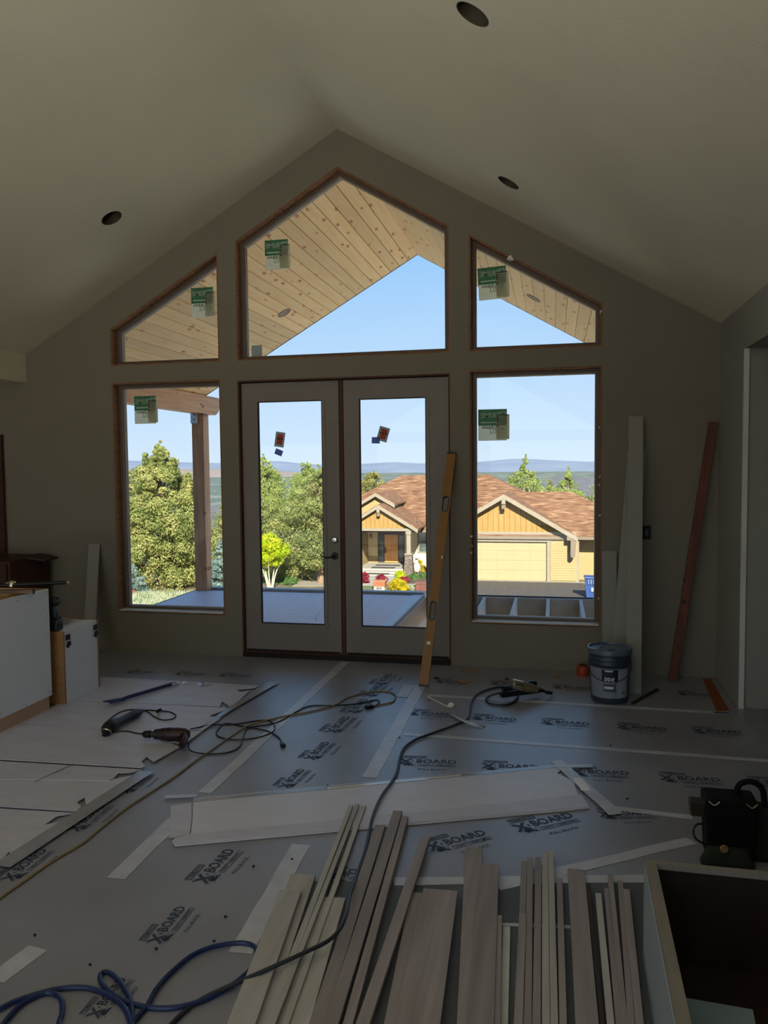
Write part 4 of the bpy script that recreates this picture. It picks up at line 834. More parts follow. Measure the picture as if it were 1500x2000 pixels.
# ================================================================== tools on the floor
def pt(px, py, z): return F(px, py, z)
a, b = F(222, 1372, .03), F(335, 1336, .03)
t = thing('pry_bar', 'blue pry bar with white tag lying on far cardboard sheet', 'pry bar', tuple(F(270, 1355)))
PB = M('navy_steel', (30, 48, 86), .4, .1)
d = (b-a).normalized(); n_ = Vector((-d.y, d.x, 0))
MB().tube([a+d*.07, a+d*.11+Vector((0, 0, .006)), b], .014, 8).build('shaft', PB, t, smooth=True)
cl = MB()
for s in (-1, 1): cl.prism([a+d*.09+n_*(.004*s), a+d*.09+n_*(.022*s), a-d*.06+n_*(.040*s)+Vector((0, 0, .012)), a-d*.05+n_*(.008*s)+Vector((0, 0, .012))], (0, 0, .010))
fixed(cl.build('claw', PB, t))
MB().beam(b-d*.01, b+d*.07, .05, .003).build('tag', M('white_label'), t)
MB().beam(b+d*.02+Vector((0, 0, .003)), b+d*.05+Vector((0, 0, .003)), .02, .002).build('tag_print', INK, t)
pw = F(375, 1338)
mbw = MB(); 
for i in range(9):
    x0 = pw+Vector((random.uniform(-.14, .12), random.uniform(-.05, .05), .012)); mbw.add([x0, x0+Vector((random.uniform(.03, .09), random.uniform(-.04, .04), random.uniform(0, .03))), x0+Vector((random.uniform(-.02, .05), random.uniform(.02, .06), random.uniform(0, .03)))], [(0, 1, 2)])
prop(mbw.build('plastic_wrap', M('clear_film', (200, 200, 205), .2, .1, spec=.9)), 'crumpled clear plastic wrap at end of the pry bar', 'plastic wrap')
# oscillating tool
a, b = F(212, 1420, .058), F(268, 1393, .05); d = (b-a).normalized(); 
t = thing('oscillating_tool', 'black corded oscillating tool on cardboard left of the drill', 'power tool', tuple(F(240, 1412)))
Ro = Matrix.Translation(a) @ d.to_track_quat('Z', 'Y').to_matrix().to_4x4(); L = (b-a).length
MB().lathe([(0, -.03), (.03, -.028), (.038, -.01), (.038, .07), (.030, .10), (.029, L*.75), (.033, L*.95), (.02, L+.03), (.009, L+.07), (0, L+.07)], 16, Ro).build('body', BLACKP, t, smooth=True)
MB().lathe([(.0385, .02), (.040, .03), (.040, .05), (.0385, .06)], 16, Ro).build('collar', M('dark_grey_plastic', (52, 56, 62), .4), t, smooth=True)
MB().lathe([(0, 0), (.03, 0), (.03, .035), (.018, .04), (.018, .055), (0, .055)], 14, Matrix.Translation(a+Vector((.01, -.02, -.002))) @ Matrix.Rotation(math.radians(125), 4, 'X')).build('tool_head', BLACKP, t, smooth=True)
MB().lathe([(.031, .02), (.033, .025), (.031, .03)], 14, Matrix.Translation(a+Vector((.01, -.02, -.002))) @ Matrix.Rotation(math.radians(125), 4, 'X')).build('steel_ring', CHROME, t, smooth=True)
c1 = [(272, 1391, .045), (285, 1387, .02), (305, 1388, .02), (330, 1390, .0195), (343, 1397, .0195), (337, 1404, .0195), (318, 1406, .0195), (302, 1400, .0195), (290, 1391, .0195), (275, 1386, .0195), (248, 1387, .0195), (228, 1394, .0195), (206, 1412, .0195), (199, 1424, .0195), (212, 1430, .0195), (245, 1428, .0195), (268, 1432, .0195), (300, 1436, .0195)]
MB().tube([F(*p) for p in c1], .0045, 8, 6).build('cord', BKC, t, smooth=True)
MB().beam(F(307, 1390, .026), F(314, 1386, .045), .022, .022).build('plug', BLACKP, t, bevel=.004)
# corded drill
a, b = F(312, 1434, .058), F(362, 1434, .060); d = (b-a).normalized()
t = thing('corded_drill', 'dark red and black corded drill lying on its side', 'power tool', tuple(F(335, 1445)))
Ro = Matrix.Translation(a) @ d.to_track_quat('Z', 'Y').to_matrix().to_4x4(); L = (b-a).length
RB = M('maroon_plastic', (48, 18, 18), .4, .1)
MB().lathe([(0, .0), (.034, .0), (.040, .02), (.042, L*.7), (.036, L), (.022, L+.025), (0, L+.03)], 18, Ro).build('motor_housing', RB, t, smooth=True)
MB().lathe([(0, -.035), (.030, -.033), (.033, -.01), (.035, .045), (.0425, .05), (.0425, .075)], 18, Ro).build('gear_case', BLACKP, t, smooth=True)
MB().lathe([(0, -.11), (.012, -.11), (.022, -.098), (.024, -.06), (.018, -.055), (.018, -.03)], 14, Ro).build('chuck', M('dark_steel', (60, 60, 62), .35, .1, metal=.9), t, smooth=True)
hb = b-d*.02
MB().tube([hb, hb+Vector((.045, -.06, -.005)), hb+Vector((.06, -.13, -.02))], .024, 10, 3, (1.1, .85)).build('grip', RB, t, smooth=True)
MB().beam(hb+Vector((-.005, -.045, -.01)), hb+Vector((.012, -.075, -.012)), .02, .018).build('trigger', BLACKP, t)
# nail gun
t = thing('nail_gun', 'black finish nail gun with gold and silver head on the floor', 'nail gun', tuple(F(1025, 1362)))
a, b = F(978, 1362, .03), F(1072, 1350, .03); d = (b-a).normalized(); n_ = Vector((-d.y, d.x, 0))
MB().prism([a-n_*.022, a+d*.30-n_*.018, a+d*.34-n_*.012, a+d*.34+n_*.012, a+d*.30+n_*.018, a+n_*.022], (0, 0, .036)).build('magazine', BLACKP, t, bevel=.006)
MB().beam(a+d*.01+Vector((0, 0, .055)), a+d*.30+Vector((0, 0, .075)), .034, .036).build('handle', BLACKP, t, bevel=.010)
MB().beam(a+d*.02+Vector((0, 0, .077)), a+d*.26+Vector((0, 0, .092)), .012, .006).build('handle_grip', M('dark_grey_plastic'), t)
h0 = F(1006, 1337, .12); h1_ = F(1050, 1347, .07); dd = (h1_-h0).normalized(); Ro = Matrix.Translation(h0) @ dd.to_track_quat('Z', 'Y').to_matrix().to_4x4(); L = (h1_-h0).length
MB().lathe([(.036, .05), (.037, .07), (.031, L*.75), (.022, L), (0, L)], 16, Ro).build('barrel', M('gold_grey_metal', (142, 128, 96), .4, .08, metal=.6), t, smooth=True)
MB().lathe([(0, -.03), (.032, -.028), (.038, -.01), (.038, .05)], 16, Ro).build('end_cap', CHROME, t, smooth=True)
MB().tube([h1_+dd*.0, h1_+dd*.05+Vector((0, 0, .0)), h1_+dd*.09+Vector((0, 0, -.01))], .014, 8, 2, (1, .6)).build('nose', M('dark_steel'), t, smooth=True)
MB().tube([h1_+Vector((-.02, -.02, .02)), h1_+dd*.04+Vector((0, -.02, .02)), h1_+dd*.06+Vector((.01, -.01, 0))], .004, 6, 3).build('safety_wire', CHROME, t, smooth=True)
MB().tube([F(1068, 1352, .04), F(1078, 1354, .03)], .012, 8).build('foot', BLACKP, t)
# torn tape over the hose, white string
t = thing('torn_tape', 'crumpled strip of torn white tape lying across the air hose', 'tape', tuple(F(908, 1405)))
A_, B_, C_ = F(878, 1394, .004), F(908, 1408, .026), F(944, 1421, .003)
n_ = Vector((.5, .8, 0)).normalized()*.02; mbx = MB().add([A_-n_*.4, A_+n_*.4, (A_+B_)/2-n_+Vector((0, 0, .006)), (A_+B_)/2+n_, B_-n_, B_+n_*1.1, (B_+C_)/2-n_*1.2, (B_+C_)/2+n_+Vector((0, 0, .008)), C_-n_, C_+n_*1.3], [(0, 2, 3, 1), (2, 4, 5, 3), (4, 6, 7, 5), (6, 8, 9, 7)])
o = mbx.build('strip', TAPE, t, smooth=True); o.modifiers.new('th', 'SOLIDIFY').thickness = .0015
t = thing('string', 'short white string with a knotted paper end by the level foot', 'string', tuple(F(860, 1372)))
MB().tube([F(835, 1360, .004), F(848, 1367, .004), F(862, 1374, .004), F(876, 1381, .004)], .004, 6, 3).build('cord', FOAM, t, smooth=True)
MB().lathe([(0, 0), (.022, .006), (.026, .02), (.012, .035), (0, .036)], 9, Matrix.Translation(F(881, 1382))).build('knot', FOAM, t, smooth=True)

# ================================================================== leaning pieces along the window wall
YL = M('level_yellow', (142, 96, 22), .45, .08, 10)
bt, tp = F(827, 1341, .002), W(882, 884, -.035)
t = thing('spirit_level', 'long yellow spirit level leaning on the right door edge', 'level', tuple(bt))
ax = (tp-bt); L = ax.length; ax.normalize(); fn = Vector((0, -1, 0)); fn = (fn-ax*fn.dot(ax)).normalized(); sx = ax.cross(fn).normalized()*-1
lv = lambda u, v, w_=0: bt+sx*u+ax*v+fn*w_
def rr(u0, u1, v0, v1, c):
    return [lv(*p) for p in ((u0+c, v0), (u1-c, v0), (u1, v0+c), (u1, v1-c), (u1-c, v1), (u0+c, v1), (u0, v1-c), (u0, v0+c))]
hw = .036; hs_ = [(.27*L, .345*L), (.735*L, .80*L)]
MB().plate([lv(-hw, .0), lv(hw, .0), lv(hw, L), lv(-hw, L)], [rr(-.020, .020, a, b, .012) for a, b in hs_], fn*-.028).build('body', YL, t)
for a, b in hs_:
    q0 = rr(-.026, .026, a-.006, b+.006, .014); q1 = rr(-.0195, .0195, a+.0005, b-.0005, .012)
    MB().ring([p+fn*.002 for p in q0], [p+fn*.002 for p in q1], fn*-.032).build('grip_liner', BLACKP, t)
for v, r_ in ((.175*L, .014), (.535*L, .010)): 
    o = MB().prism([lv(-r_ if v < .3*L else -.03, v-.012, .001), lv(r_ if v < .3*L else -.018, v-.012, .001), lv(r_ if v < .3*L else -.018, v+.012, .001), lv(-r_ if v < .3*L else -.03, v+.012, .001)], fn*.0015).build('vial_window', M('vial_white', (235, 232, 215), .3), t)
MB().prism([lv(-hw-.001, -.002, .001), lv(hw+.001, -.002, .001), lv(hw+.001, .018, .001), lv(-hw-.001, .018, .001)], fn*-.031).build('end_cap', BLACKP, t)
MB().prism([lv(-hw-.001, L-.01, .001), lv(hw+.001, L-.01, .001), lv(hw+.001, L+.004, .001), lv(-hw-.001, L+.004, .001)], fn*-.031).build('end_cap', BLACKP, t)
def leaner(name, lb, cat, bl, br_, tl, ytop, th, mat, grp=None, z0=.001):
    """board standing on the floor, its top edge resting near the window wall"""
    B0, B1 = F(*bl, z0), F(*br_, z0); T0 = W(*tl, ytop); d = (T0-B0); 
    sd_ = (B1-B0); wv = Vector((sd_.x, sd_.y*.2, 0)); nrm = wv.cross(d).normalized()
    if nrm.y > 0: nrm = -nrm
    return prop(MB().prism([B0, B0+wv, B0+wv+d, B0+d], -nrm*th).build(name, mat, bevel=.0015), lb, cat, grp)
TRB = M('primed_trim_board', (140, 138, 130), .55, .03, 4, stretch=(1, 1, .2))
leaner('trim_board', 'tall white trim board leaning right of the right window', 'board', (1222, 1354), (1253, 1357), (1228, 813), -.035, .018, TRB, 'white boards leaning on the window wall')
leaner('trim_board', 'white board tilted behind the tall board and bucket', 'board', (1190, 1338), (1228, 1341), (1226, 880), -.016, .014, TRB, 'white boards leaning on the window wall')
leaner('trim_board', 'short white board under the right edge of right window', 'board', (1177, 1325), (1206, 1327), (1176, 1076), -.016, .014, TRB, 'white boards leaning on the window wall')
leaner('wall_stud', 'reddish brown wooden stud leaning in the right corner', 'stud', (1305, 1329), (1323, 1331), (1385, 824), -.045, .038, STUD)
t = thing('outlet_box', 'dark open outlet box in wall beside the tall white board', 'outlet', tuple(W(1263, 1040)))
c = W(1263, 1040); 
MB().ring([c+Vector(p) for p in ((-.035, -.006, -.058), (.035, -.006, -.058), (.035, -.006, .058), (-.035, -.006, .058))], [c+Vector(p) for p in ((-.027, -.006, -.05), (.027, -.006, -.05), (.027, -.006, .05), (-.027, -.006, .05))], (0, .006, 0)).build('box_rim', BLACKP, t)
MB().bb((c.x-.027, -.004, c.z-.05), (c.x+.027, -.001, c.z+.05)).build('box_back', DARKGAP, t)
MB().bb((c.x-.012, -.012, c.z-.03), (c.x+.012, -.004, c.z+.03)).build('receptacle', M('dark_steel'), t)
# bucket
c = F(1190, 1366)
t = thing('paint_bucket', 'grey five gallon paint bucket with lid and navy label', 'bucket', tuple(c))
BK = M('bucket_grey', (46, 57, 70), .4, .06)
T4 = Matrix.Translation(c)
MB().lathe([(0, .002), (.128, .002), (.132, .01), (.146, .275), (.150, .28), (.150, .29), (.147, .295), (.1475, .31), (.152, .313), (.152, .325), (.1485, .33), (.149, .345), (.1535, .348), (.1535, .358), (.149, .36), (.149, .372), (0, .372)], 36, T4).build('body', BK, t, smooth=True)
MB().lathe([(.152, .356), (.159, .356), (.160, .385), (.156, .392), (.148, .392), (.146, .380), (0, .380)], 36, T4).build('lid', M('lid_grey', (84, 96, 112), .35, .05), t, smooth=True)
MB().lathe([(.040, .3805), (.043, .386), (.060, .386), (.063, .3805)], 20, Matrix.Translation(c+Vector((-.03, -.03, 0)))).build('spout_ring', M('lid_grey'), t, smooth=True)
MB().bb((c.x-.02, c.y+.01, c.z+.381), (c.x+.02, c.y+.03, c.z+.385)).build('lid_tab', BLACKP, t)
to = math.atan2(CAM.y-c.y, CAM.x-c.x)
def curved(u0, u1, z0, z1, mat, nm, par, off=.001):
    r0 = lambda z: .132+(z-.01)*(.014/.265)+off
    return MB().lathe([(r0(z0), z0), (r0(z1), z1)], max(3, int((u1-u0)*12)), T4, arc=(to+u0, to+u1)).build(nm, mat, par, smooth=True)
lbm = M('label_grey', (128, 135, 150), .45, .05)
lb_ = curved(-1.15, 1.1, .045, .262, lbm, 'label', t)
curved(-.38, .42, .165, .255, M('label_navy', (22, 28, 62), .4, .05), 'navy_panel', lb_, .002)
curved(-.30, .32, .092, .150, M('label_slate', (70, 82, 96), .4, .05), 'slate_panel', lb_, .002)
curved(.42, .95, .048, .25, M('label_pale', (148, 154, 162), .45, .04), 'pale_panel', lb_, .002)
curved(-.22, .16, .240, .250, M('label_white', (225, 228, 230), .4), 'white_line', lb_, .003)
curved(-.25, .20, .115, .132, M('label_white'), 'white_line', lb_, .003)
curved(.70, .86, .075, .095, M('label_green', (50, 110, 70), .5), 'green_mark', lb_, .003)
def curved_text(body, size, u, z, mat, nm, par, off=.004):
    vs_, fs = text_geo(body, size, .0008); out = []
    for x, y_, _ in vs_:
        zz = z+y_; r_ = .132+(zz-.01)*(.014/.265)+off; an = to+u+x/r_; out.append(Vector((c.x+r_*math.cos(an), c.y+r_*math.sin(an), zz)))
    return MB().add(out, fs).build(nm, mat, par)
curved_text('ppg', .05, .0, .190, M('label_white'), 'logo_text', lb_)
hp = []
for k in range(17):
    an = to-1.75+3.5*k/16; q = math.sin(math.pi*k/16); hp.append(c+Vector(((.153+.006*q)*math.cos(an), (.153+.006*q)*math.sin(an), .285-.115*q)))
MB().tube(hp, .0025, 6, 2).build('wire_handle', M('dark_steel'), t, smooth=True)
c = F(1138, 1319)
t = thing('orange_cap', 'orange plastic cap on floor behind the bucket', 'cap', tuple(c))
ORG = M('orange_plastic', (160, 56, 16), .5, .08)
MB().lathe([(0, .002), (.05, .002), (.052, .01), (.046, .075), (.042, .08), (0, .08)], 18, Matrix.Translation(c)).build('shell', ORG, t, smooth=True)
MB().lathe([(.03, .08), (.03, .09), (0, .09)], 14, Matrix.Translation(c)).build('neck', M('dark_rust', (70, 30, 16), .7), t, smooth=True)
prop(MB().beam(F(1234, 1374, .008), F(1284, 1346, .008), .022, .012).build('wood_offcut', M('dark_strip', (52, 40, 32), .7, .2)), 'thin dark wood strip on floor right of the bucket', 'wood scrap', 'wood scraps by the window wall')
patchm = M('orange_overspray', (134, 70, 36), .8, .25, 18)
for pts, lb in (([(1372, 1326), (1388, 1326), (1425, 1388), (1400, 1390)], 'orange stained strip of floor along the right wall'),):
    P = [F(*p) for p in pts]; prop(MB().prism([(p.x, p.y, .001) for p in P], (0, 0, .001)).build('floor_stain', patchm), lb, 'stain')
prop(strip(F(1394, 1392), F(1426, 1394), .03, .0025, .0008).build('blue_tape', M('painter_blue', (44, 62, 120), .6)), 'short strip of blue tape at foot of right wall opening', 'tape')
for i, (px, py, l_, lb) in enumerate([(918, 1309, .13, 'long pale wood splinter below the wall pier'), (906, 1331, .09, 'thin wood splinter right of the level foot'), (1088, 1323, .07, 'small wood block near the orange cap'), (262, 1308, .06, 'small pale scrap near the left wall'), (852, 1324, .04, 'dark wood chip beside the yellow level'), (990, 1326, .03, 'dark crumb behind the nail gun')]):
    q = F(px, py, .007); an = random.uniform(-.5, .5); dv = Vector((math.cos(an), math.sin(an), 0))*l_/2
    prop(MB().beam(q-dv, q+dv, .022, .010).build('wood_chip', M('chip_wood', (150, 112, 76), .8) if i not in (4, 5) else M('dark_strip')), lb, 'wood scrap', 'wood scraps by the window wall')
for i, (px, py) in enumerate([(570, 1678), (684, 1744), (1225, 1560), (418, 1838), (305, 1853), (68, 1826), (176, 1884), (440, 1790), (1066, 1668), (780, 1440), (838, 1368), (1192, 1456), (945, 1640), (640, 1534), (495, 1692)]):
    prop(crumb(F(px, py, .004), .006, BLACKP, 'debris_crumb', None), 'tiny dark crumb of debris on the floor paper', 'debris', 'dark crumbs on the floor paper')

# ================================================================== left side: cabinets
def cab_box(t, P, h, wall, mat_out, mat_in): pass
# base cabinet with white end panel
p0, p1 = F(-60, 1466), F(98, 1388)
ex = (p1-p0); ex.z = 0; ex.normalize(); ey = Vector((-ex.y, ex.x, 0))
t = thing('base_cabinet', 'tall white base cabinet at the left edge with tan toe kick', 'cabinet', tuple(p1))
H = .875; qq = lambda u, v, z: p1+ex*u+ey*v+Vector((0, 0, z))
def obox(u0, u1, v0, v1, z0, z1): 
    return MB().prism([qq(u0, v0, z0), qq(u1, v0, z0), qq(u1, v1, z0), qq(u0, v1, z0)], (0, 0, z1-z0))
obox(-.62, .03, 0, .018, .105, H).build('end_panel', WHITEP, t, bevel=.002)
obox(-.62, .0, .004, .02, .002, .105).build('toe_kick', M('tan_kick', (186, 152, 126), .6, .06, 6), t)
obox(.012, .03, .018, .6, .105, H).build('front_panel', PLY, t)
obox(-.62, .012, .582, .6, .105, H).build('far_panel', WHITEP, t)
obox(-.62, .012, .018, .582, .105, .123).build('bottom_panel', PLY, t)
obox(-.62, .012, .02, .10, H-.02, H).build('stretcher', PLY, t); obox(-.62, .012, .50, .58, H-.02, H).build('stretcher', PLY, t)
obox(-.61, -.03, .02, .09, .002, .105).build('toe_kick', M('tan_kick'), t)
for u, z in ((.012, H-.02), (.012, .14), (-.02, H-.13), (-.25, .12), (-.30, H-.03), (-.5, .14)): MB().disc(qq(u-.01, -.0005, z), -ey, .004, .001, 8).build('screw', BLACKP, t)
# small cabinet standing behind it
p1 = F(127, 1379); p2 = F(195, 1344); p3 = F(103, 1381)
ex = (p2-p1); ex.z = 0; Lx = ex.length; ex.normalize(); ey = Vector((-ex.y, ex.x, 0))
t = thing('wall_cabinet', 'small white cabinet with plywood edges standing on cardboard', 'cabinet', tuple(p1)); H2 = .545
obox(.012, Lx-.018, 0, .016, .009, H2).build('side_panel', WHITEP, t)
obox(.0, .016, -.004, .36, .009, H2+.002).build('front_edge', PLY, t); obox(Lx-.018, Lx, -.004, .36, .009, H2+.002).build('rear_edge', PLY, t)
obox(.016, Lx-.018, .016, .36, H2-.018, H2).build('top_panel', WHITEP, t); obox(.016, Lx-.018, .016, .36, .009, .027).build('bottom_panel', PLY, t)
obox(.016, Lx-.018, .342, .36, .027, H2-.018).build('far_panel', WHITEP, t)
obox(.0, Lx, .12, .123, H2+.0025, H2+.0035).build('top_seam', DARKGAP, t)
for u, z in ((.035, H2-.05), (Lx-.065, H2-.05)):
    h = obox(u, u+.045, -.010, 0, z-.02, z+.02).build('hinge', BLACKP, t)
    obox(u+.004, u+.034, -.022, -.008, z-.06, z-.03).build('hinge_arm', BLACKP, h); obox(u+.008, u+.02, -.016, 0, z-.075, z-.05).build('hinge_arm', BLACKP, h)
# cordless drill and scraps on top
tc_ = qq(.03, .10, H2+.004)
t2 = thing('cordless_drill', 'black and teal cordless drill standing on the small cabinet', 'power tool', tuple(tc_))
TL = M('teal_plastic', (36, 74, 74), .4, .1)
def dz(x, y_, z): return tc_+Vector((x, y_, z))
MB().box(dz(0, 0, .032), (.13, .085, .062)).build('battery', BLACKP, t2, bevel=.012)
MB().box(dz(0.005, 0, .068), (.115, .078, .014)).build('battery_base', M('dark_grey_plastic'), t2, bevel=.004)
MB().tube([dz(.01, 0, .07), dz(.015, 0, .12), dz(.0, 0, .185)], .026, 10, 3, (1, 1.1)).build('grip', BLACKP, t2, smooth=True)
MB().lathe([(0, 0), (.028, .002), (.034, .02), (.034, .10), (.028, .125), (.022, .13), (.020, .165), (.010, .172), (.006, .20), (0, .20)], 16, Matrix.Translation(dz(.065, 0, .215)) @ Matrix.Rotation(-math.pi/2, 4, 'Y')).build('motor_housing', BLACKP, t2, smooth=True)
MB().lathe([(0, -.004), (.022, -.002), (.0355, .02), (.0355, .03)], 16, Matrix.Translation(dz(.065, 0, .215)) @ Matrix.Rotation(-math.pi/2, 4, 'Y')).build('rear_cap', M('dark_grey_plastic'), t2, smooth=True)
MB().beam(dz(.035, -.012, .10), dz(.03, -.012, .18), .03, .012, (1, 0, 0)).build('grip_inlay', TL, t2, bevel=.004)
MB().box(dz(-.028, 0, .165), (.014, .016, .028)).build('trigger', TL, t2)
prop(MB().beam(qq(.08, .18, H2+.014), qq(Lx-.1, .20, H2+.014), .09, .018).build('wood_block', wood_mat('pale_block', (176, 150, 132), (150, 120, 100))), 'flat wood block on the small cabinet behind cordless drill', 'wood block')
prop(MB().beam(qq(.10, .18, H2+.031), qq(Lx-.13, .21, H2+.031), .07, .012).build('wood_block', bpy.data.materials['pale_block']), 'thinner wood block on top of the other block', 'wood block')
MBt = MB().box(qq(.19, .20, H2+.062), (.10, .07, .045)); prop(MBt.build('battery_pack', M('dark_grey_plastic'), bevel=.008), 'dark battery pack lying right of the cordless drill', 'battery')
# long bar, chrome fitting and drawer slide on the base cabinet
z = .875
a, b = F(22, 1139, z+.022), W(131, 1137, F(22, 1139, z+.022).y+.35)
a = F(20, 1142, z+.018); b = a+Vector((.52, .30, .004)); bb_ = W(131, 1137, 0)
dv = None
A0 = F(10, 1143, z+.016); 
t = thing('long_bar', 'long black bar sticking out past the base cabinet top', 'bar', tuple(A0))
Bp = W(131, 1137.5, A0.y+.12)
MB().tube([A0-(Bp-A0)*.5, Bp], .014, 10).build('shaft', BLACKP, t, smooth=True)
dd = (Bp-A0).normalized(); MB().tube([Bp, Bp+dd*.012], .015, 10).build('end_cap', M('brass_end', (150, 126, 70), .4, metal=.7), t, smooth=True)
c = F(24, 1146, z+.002)
t = thing('chrome_fitting', 'shiny chrome fitting on top of the base cabinet', 'fitting', tuple(c))
MB().lathe([(0, .0), (.03, .002), (.032, .012), (.024, .034), (.012, .046), (0, .048)], 16, Matrix.Translation(c+Vector((0, 0, 0)))).build('knob', CHROME, t, smooth=True)
MB().tube([c+Vector((-.06, -.03, .012)), c+Vector((0, 0, .03))], .012, 8).build('stem', CHROME, t, smooth=True)
a, b = F(-40, 1160, z+.012), F(66, 1157, z+.012)
t = thing('drawer_slide', 'brown metal drawer slide lying on the base cabinet edge', 'drawer slide', tuple(b))
d = (b-a).normalized(); 
MB().beam(a, b, .045, .004).build('rail', M('bronze_rail', (92, 74, 52), .45, .1, metal=.5), t)
for s in (-1, 1):
    n_ = Vector((-d.y, d.x, 0))*.021*s; MB().beam(a+n_+Vector((0, 0, .010)), b+n_+Vector((0, 0, .010)), .004, .022).build('flange', M('bronze_rail'), t)
MB().beam(b-d*.004, b+d*.002, .036, .018).build('stop', DARKGAP, t)
# dark brown cabinet by the wall and tall panel at left edge
t = thing('brown_cabinet', 'dark brown cabinet in the shadow by the left wall', 'cabinet', (-3.6, -.4, 0))
DB = M('dark_walnut', (66, 36, 22), .55, .25, 6, .05, stretch=(1, 1, .2))
a = W(43, 1092, -.45)
MB().bb((-4.5, -.62, .002), (a.x, -.06, a.z)).build('carcass', DB, t, bevel=.003)
MB().bb((-4.5, -.64, .12), (a.x-.02, -.622, a.z-.03)).build('door', DB, t)
prop(MB().prism([(a.x-.06, -.40, a.z+.002), (a.x+.16, -.34, a.z-.030), (a.x+.14, -.12, a.z-.030), (a.x-.06, -.1, a.z+.002)], (0, 0, .012)).build('dark_flap', M('dark_strip')), 'dark flap overhanging right side of the brown cabinet', 'panel')
xp = W(8, 1000, -.04).x
prop(MB().bb((xp-.5, -.045, a.z+.004), (xp, -.02, 2.06)).build('walnut_sheet', DB), 'dark reddish brown panel standing on the cabinet at left edge', 'panel')
leaner('trim_board', 'short white trim board leaning on wall left of left window', 'board', (160, 1288), (188, 1286), (173, 1062), -.03, .018, TRB, 'white boards leaning on the window wall')

# ================================================================== lumber in the foreground
def lumber(far, near, z, lb, mat=ALDER, th=None, zf=None):
    (fl, fr, fy), (nl, nr) = far, near
    if th is None: th = .032 if (fr-fl < 17 and z < .01) else .018
    zt = z+th; zft = (zf if zf is not None else z)+th
    A0, A1 = F(fl, fy, zft), F(fr, fy, zft); B0, B1 = F(nl, 2000, zt), F(nr, 2000, zt)
    m0, m1 = (A0+A1)/2, (B0+B1)/2; d = (m0-m1); dn = d.normalized(); n_ = Vector((-dn.y, dn.x, 0)).normalized()
    wd = (abs((A1-A0).dot(n_))+abs((B1-B0).dot(n_)))/2; wd *= 1.06 if wd < .04 else 1.04; m1 = m1-dn*.55
    m1.z = zt
    return prop(MB().beam(m1-Vector((0, 0, th/2)), m0-Vector((0, 0, th/2)), wd, th).build('lumber_board', mat, bevel=.0012), lb, 'board', 'lumber laid out in the foreground')
T_ = .019
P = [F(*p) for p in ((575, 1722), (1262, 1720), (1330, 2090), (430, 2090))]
prop(MB().prism([(q.x, q.y, .0002) for q in P], (0, 0, .0006)).build('underlay_sheet', M('shade_dark_underlay', (84, 88, 92), .6, .15, 3, .2, bscale=8)), 'grey underlay sheet darkened for shade beneath the foreground lumber', 'underlay')  # sheet colour kept dark to stand for shade between the boards
lumber((567, 618, 1707), (458, 515), .001, 'lower wide board at far left of the lumber', ALDER2)
lumber((548, 588, 1737), (443, 498), .001+T_, 'pale wide board on top at far left of the lumber', ALDER2)
lumber((627, 673, 1752), (540, 604), .001, 'pale wide board crossed by the dark hose', ALDER2)
lumber((680, 691, 1572), (512, 522), .001+2*T_, 'leftmost of the three long thin strips', ALDER2, .012, .012)
lumber((694, 702, 1570), (524, 534), .001+2*T_, 'middle one of the three long thin strips', ALDER2, .012, .012)
lumber((706, 715, 1573), (550, 562), .001+T_, 'rightmost of the three long thin strips', ALDER2, .012, .010)
lumber((733, 753, 1611), (604, 632), .001, 'medium strip just right of the dark hose', ALDER)
lumber((768, 786, 1583), (632, 660), .001+T_, 'long brown strip reaching farthest in the left fan', ALDER)
lumber((786, 796, 1594), (668, 690), .001, 'narrow bluish strip beside the long brown strip', ALDER)
lumber((823, 839, 1634), (694, 722), .001+T_, 'lone slanted strip left of the wide board', ALDER)
lumber((801, 829, 1743), (752, 782), .001, 'brown board under the widest board', ALDER)
lumber((828, 893, 1737), (772, 858), .001+T_, 'widest board in the middle of the lumber', ALDER)
lumber((907, 943, 1654), (897, 934), .001, 'long wide board under the middle pair', ALDER)
lumber((937, 973, 1686), (911, 965), .001+T_, 'wide board with a bright left edge on the middle pair', ALDER)
lumber((970, 981, 1787), (966, 976), .001, 'short narrow strip right of the middle pair', ALDER)
lumber((981, 998, 1809), (977, 990), .001, 'pale blue-white strip between boards', M('white_strip_paint', (196, 200, 196), .5), .012)
lumber((1018, 1029, 1681), (1007, 1022), .001, 'first strip of the five-strip bundle', ALDER)
lumber((1030, 1041, 1674), (1024, 1038), .001, 'second strip of the five-strip bundle', ALDER)
lumber((1046, 1057, 1674), (1040, 1056), .001, 'third strip of the five-strip bundle', ALDER)
lumber((1059, 1070, 1665), (1059, 1074), .001+T_*.5, 'left of the two bright long strips in bundle', ALDER2, .026)
lumber((1071, 1081, 1663), (1076, 1090), .001+T_*.5, 'right of the two bright long strips in bundle', ALDER2, .026)
lumber((1014, 1028, 1783), (1004, 1020), .001+T_, 'short strip lying on the bundle at left', ALDER)
lumber((1087, 1099, 1715), (1094, 1106), .001, 'short strip right of the bright strips', ALDER)
lumber((1109, 1141, 1697), (1125, 1169), .001, 'wide plain board right of the bundle', ALDER)
lumber((1145, 1152, 1726), (1174, 1182), .001, 'dark thin strip right of the plain board', M('dark_strip'))
lumber((1163, 1174, 1744), (1186, 1200), .001, 'short bluish strip near the cabinet box', ALDER2)
lumber((1180, 1189, 1734), (1203, 1214), .001, 'narrow strip fourth from the cabinet box', ALDER)
lumber((1187, 1197, 1707), (1215, 1226), .001, 'narrow strip third from the cabinet box', ALDER)
lumber((1206, 1217, 1720), (1228, 1239), .001, 'narrow strip second from the cabinet box', ALDER)
lumber((1218, 1229, 1736), (1241, 1258), .001, 'narrow strip nearest to the cabinet box', ALDER)

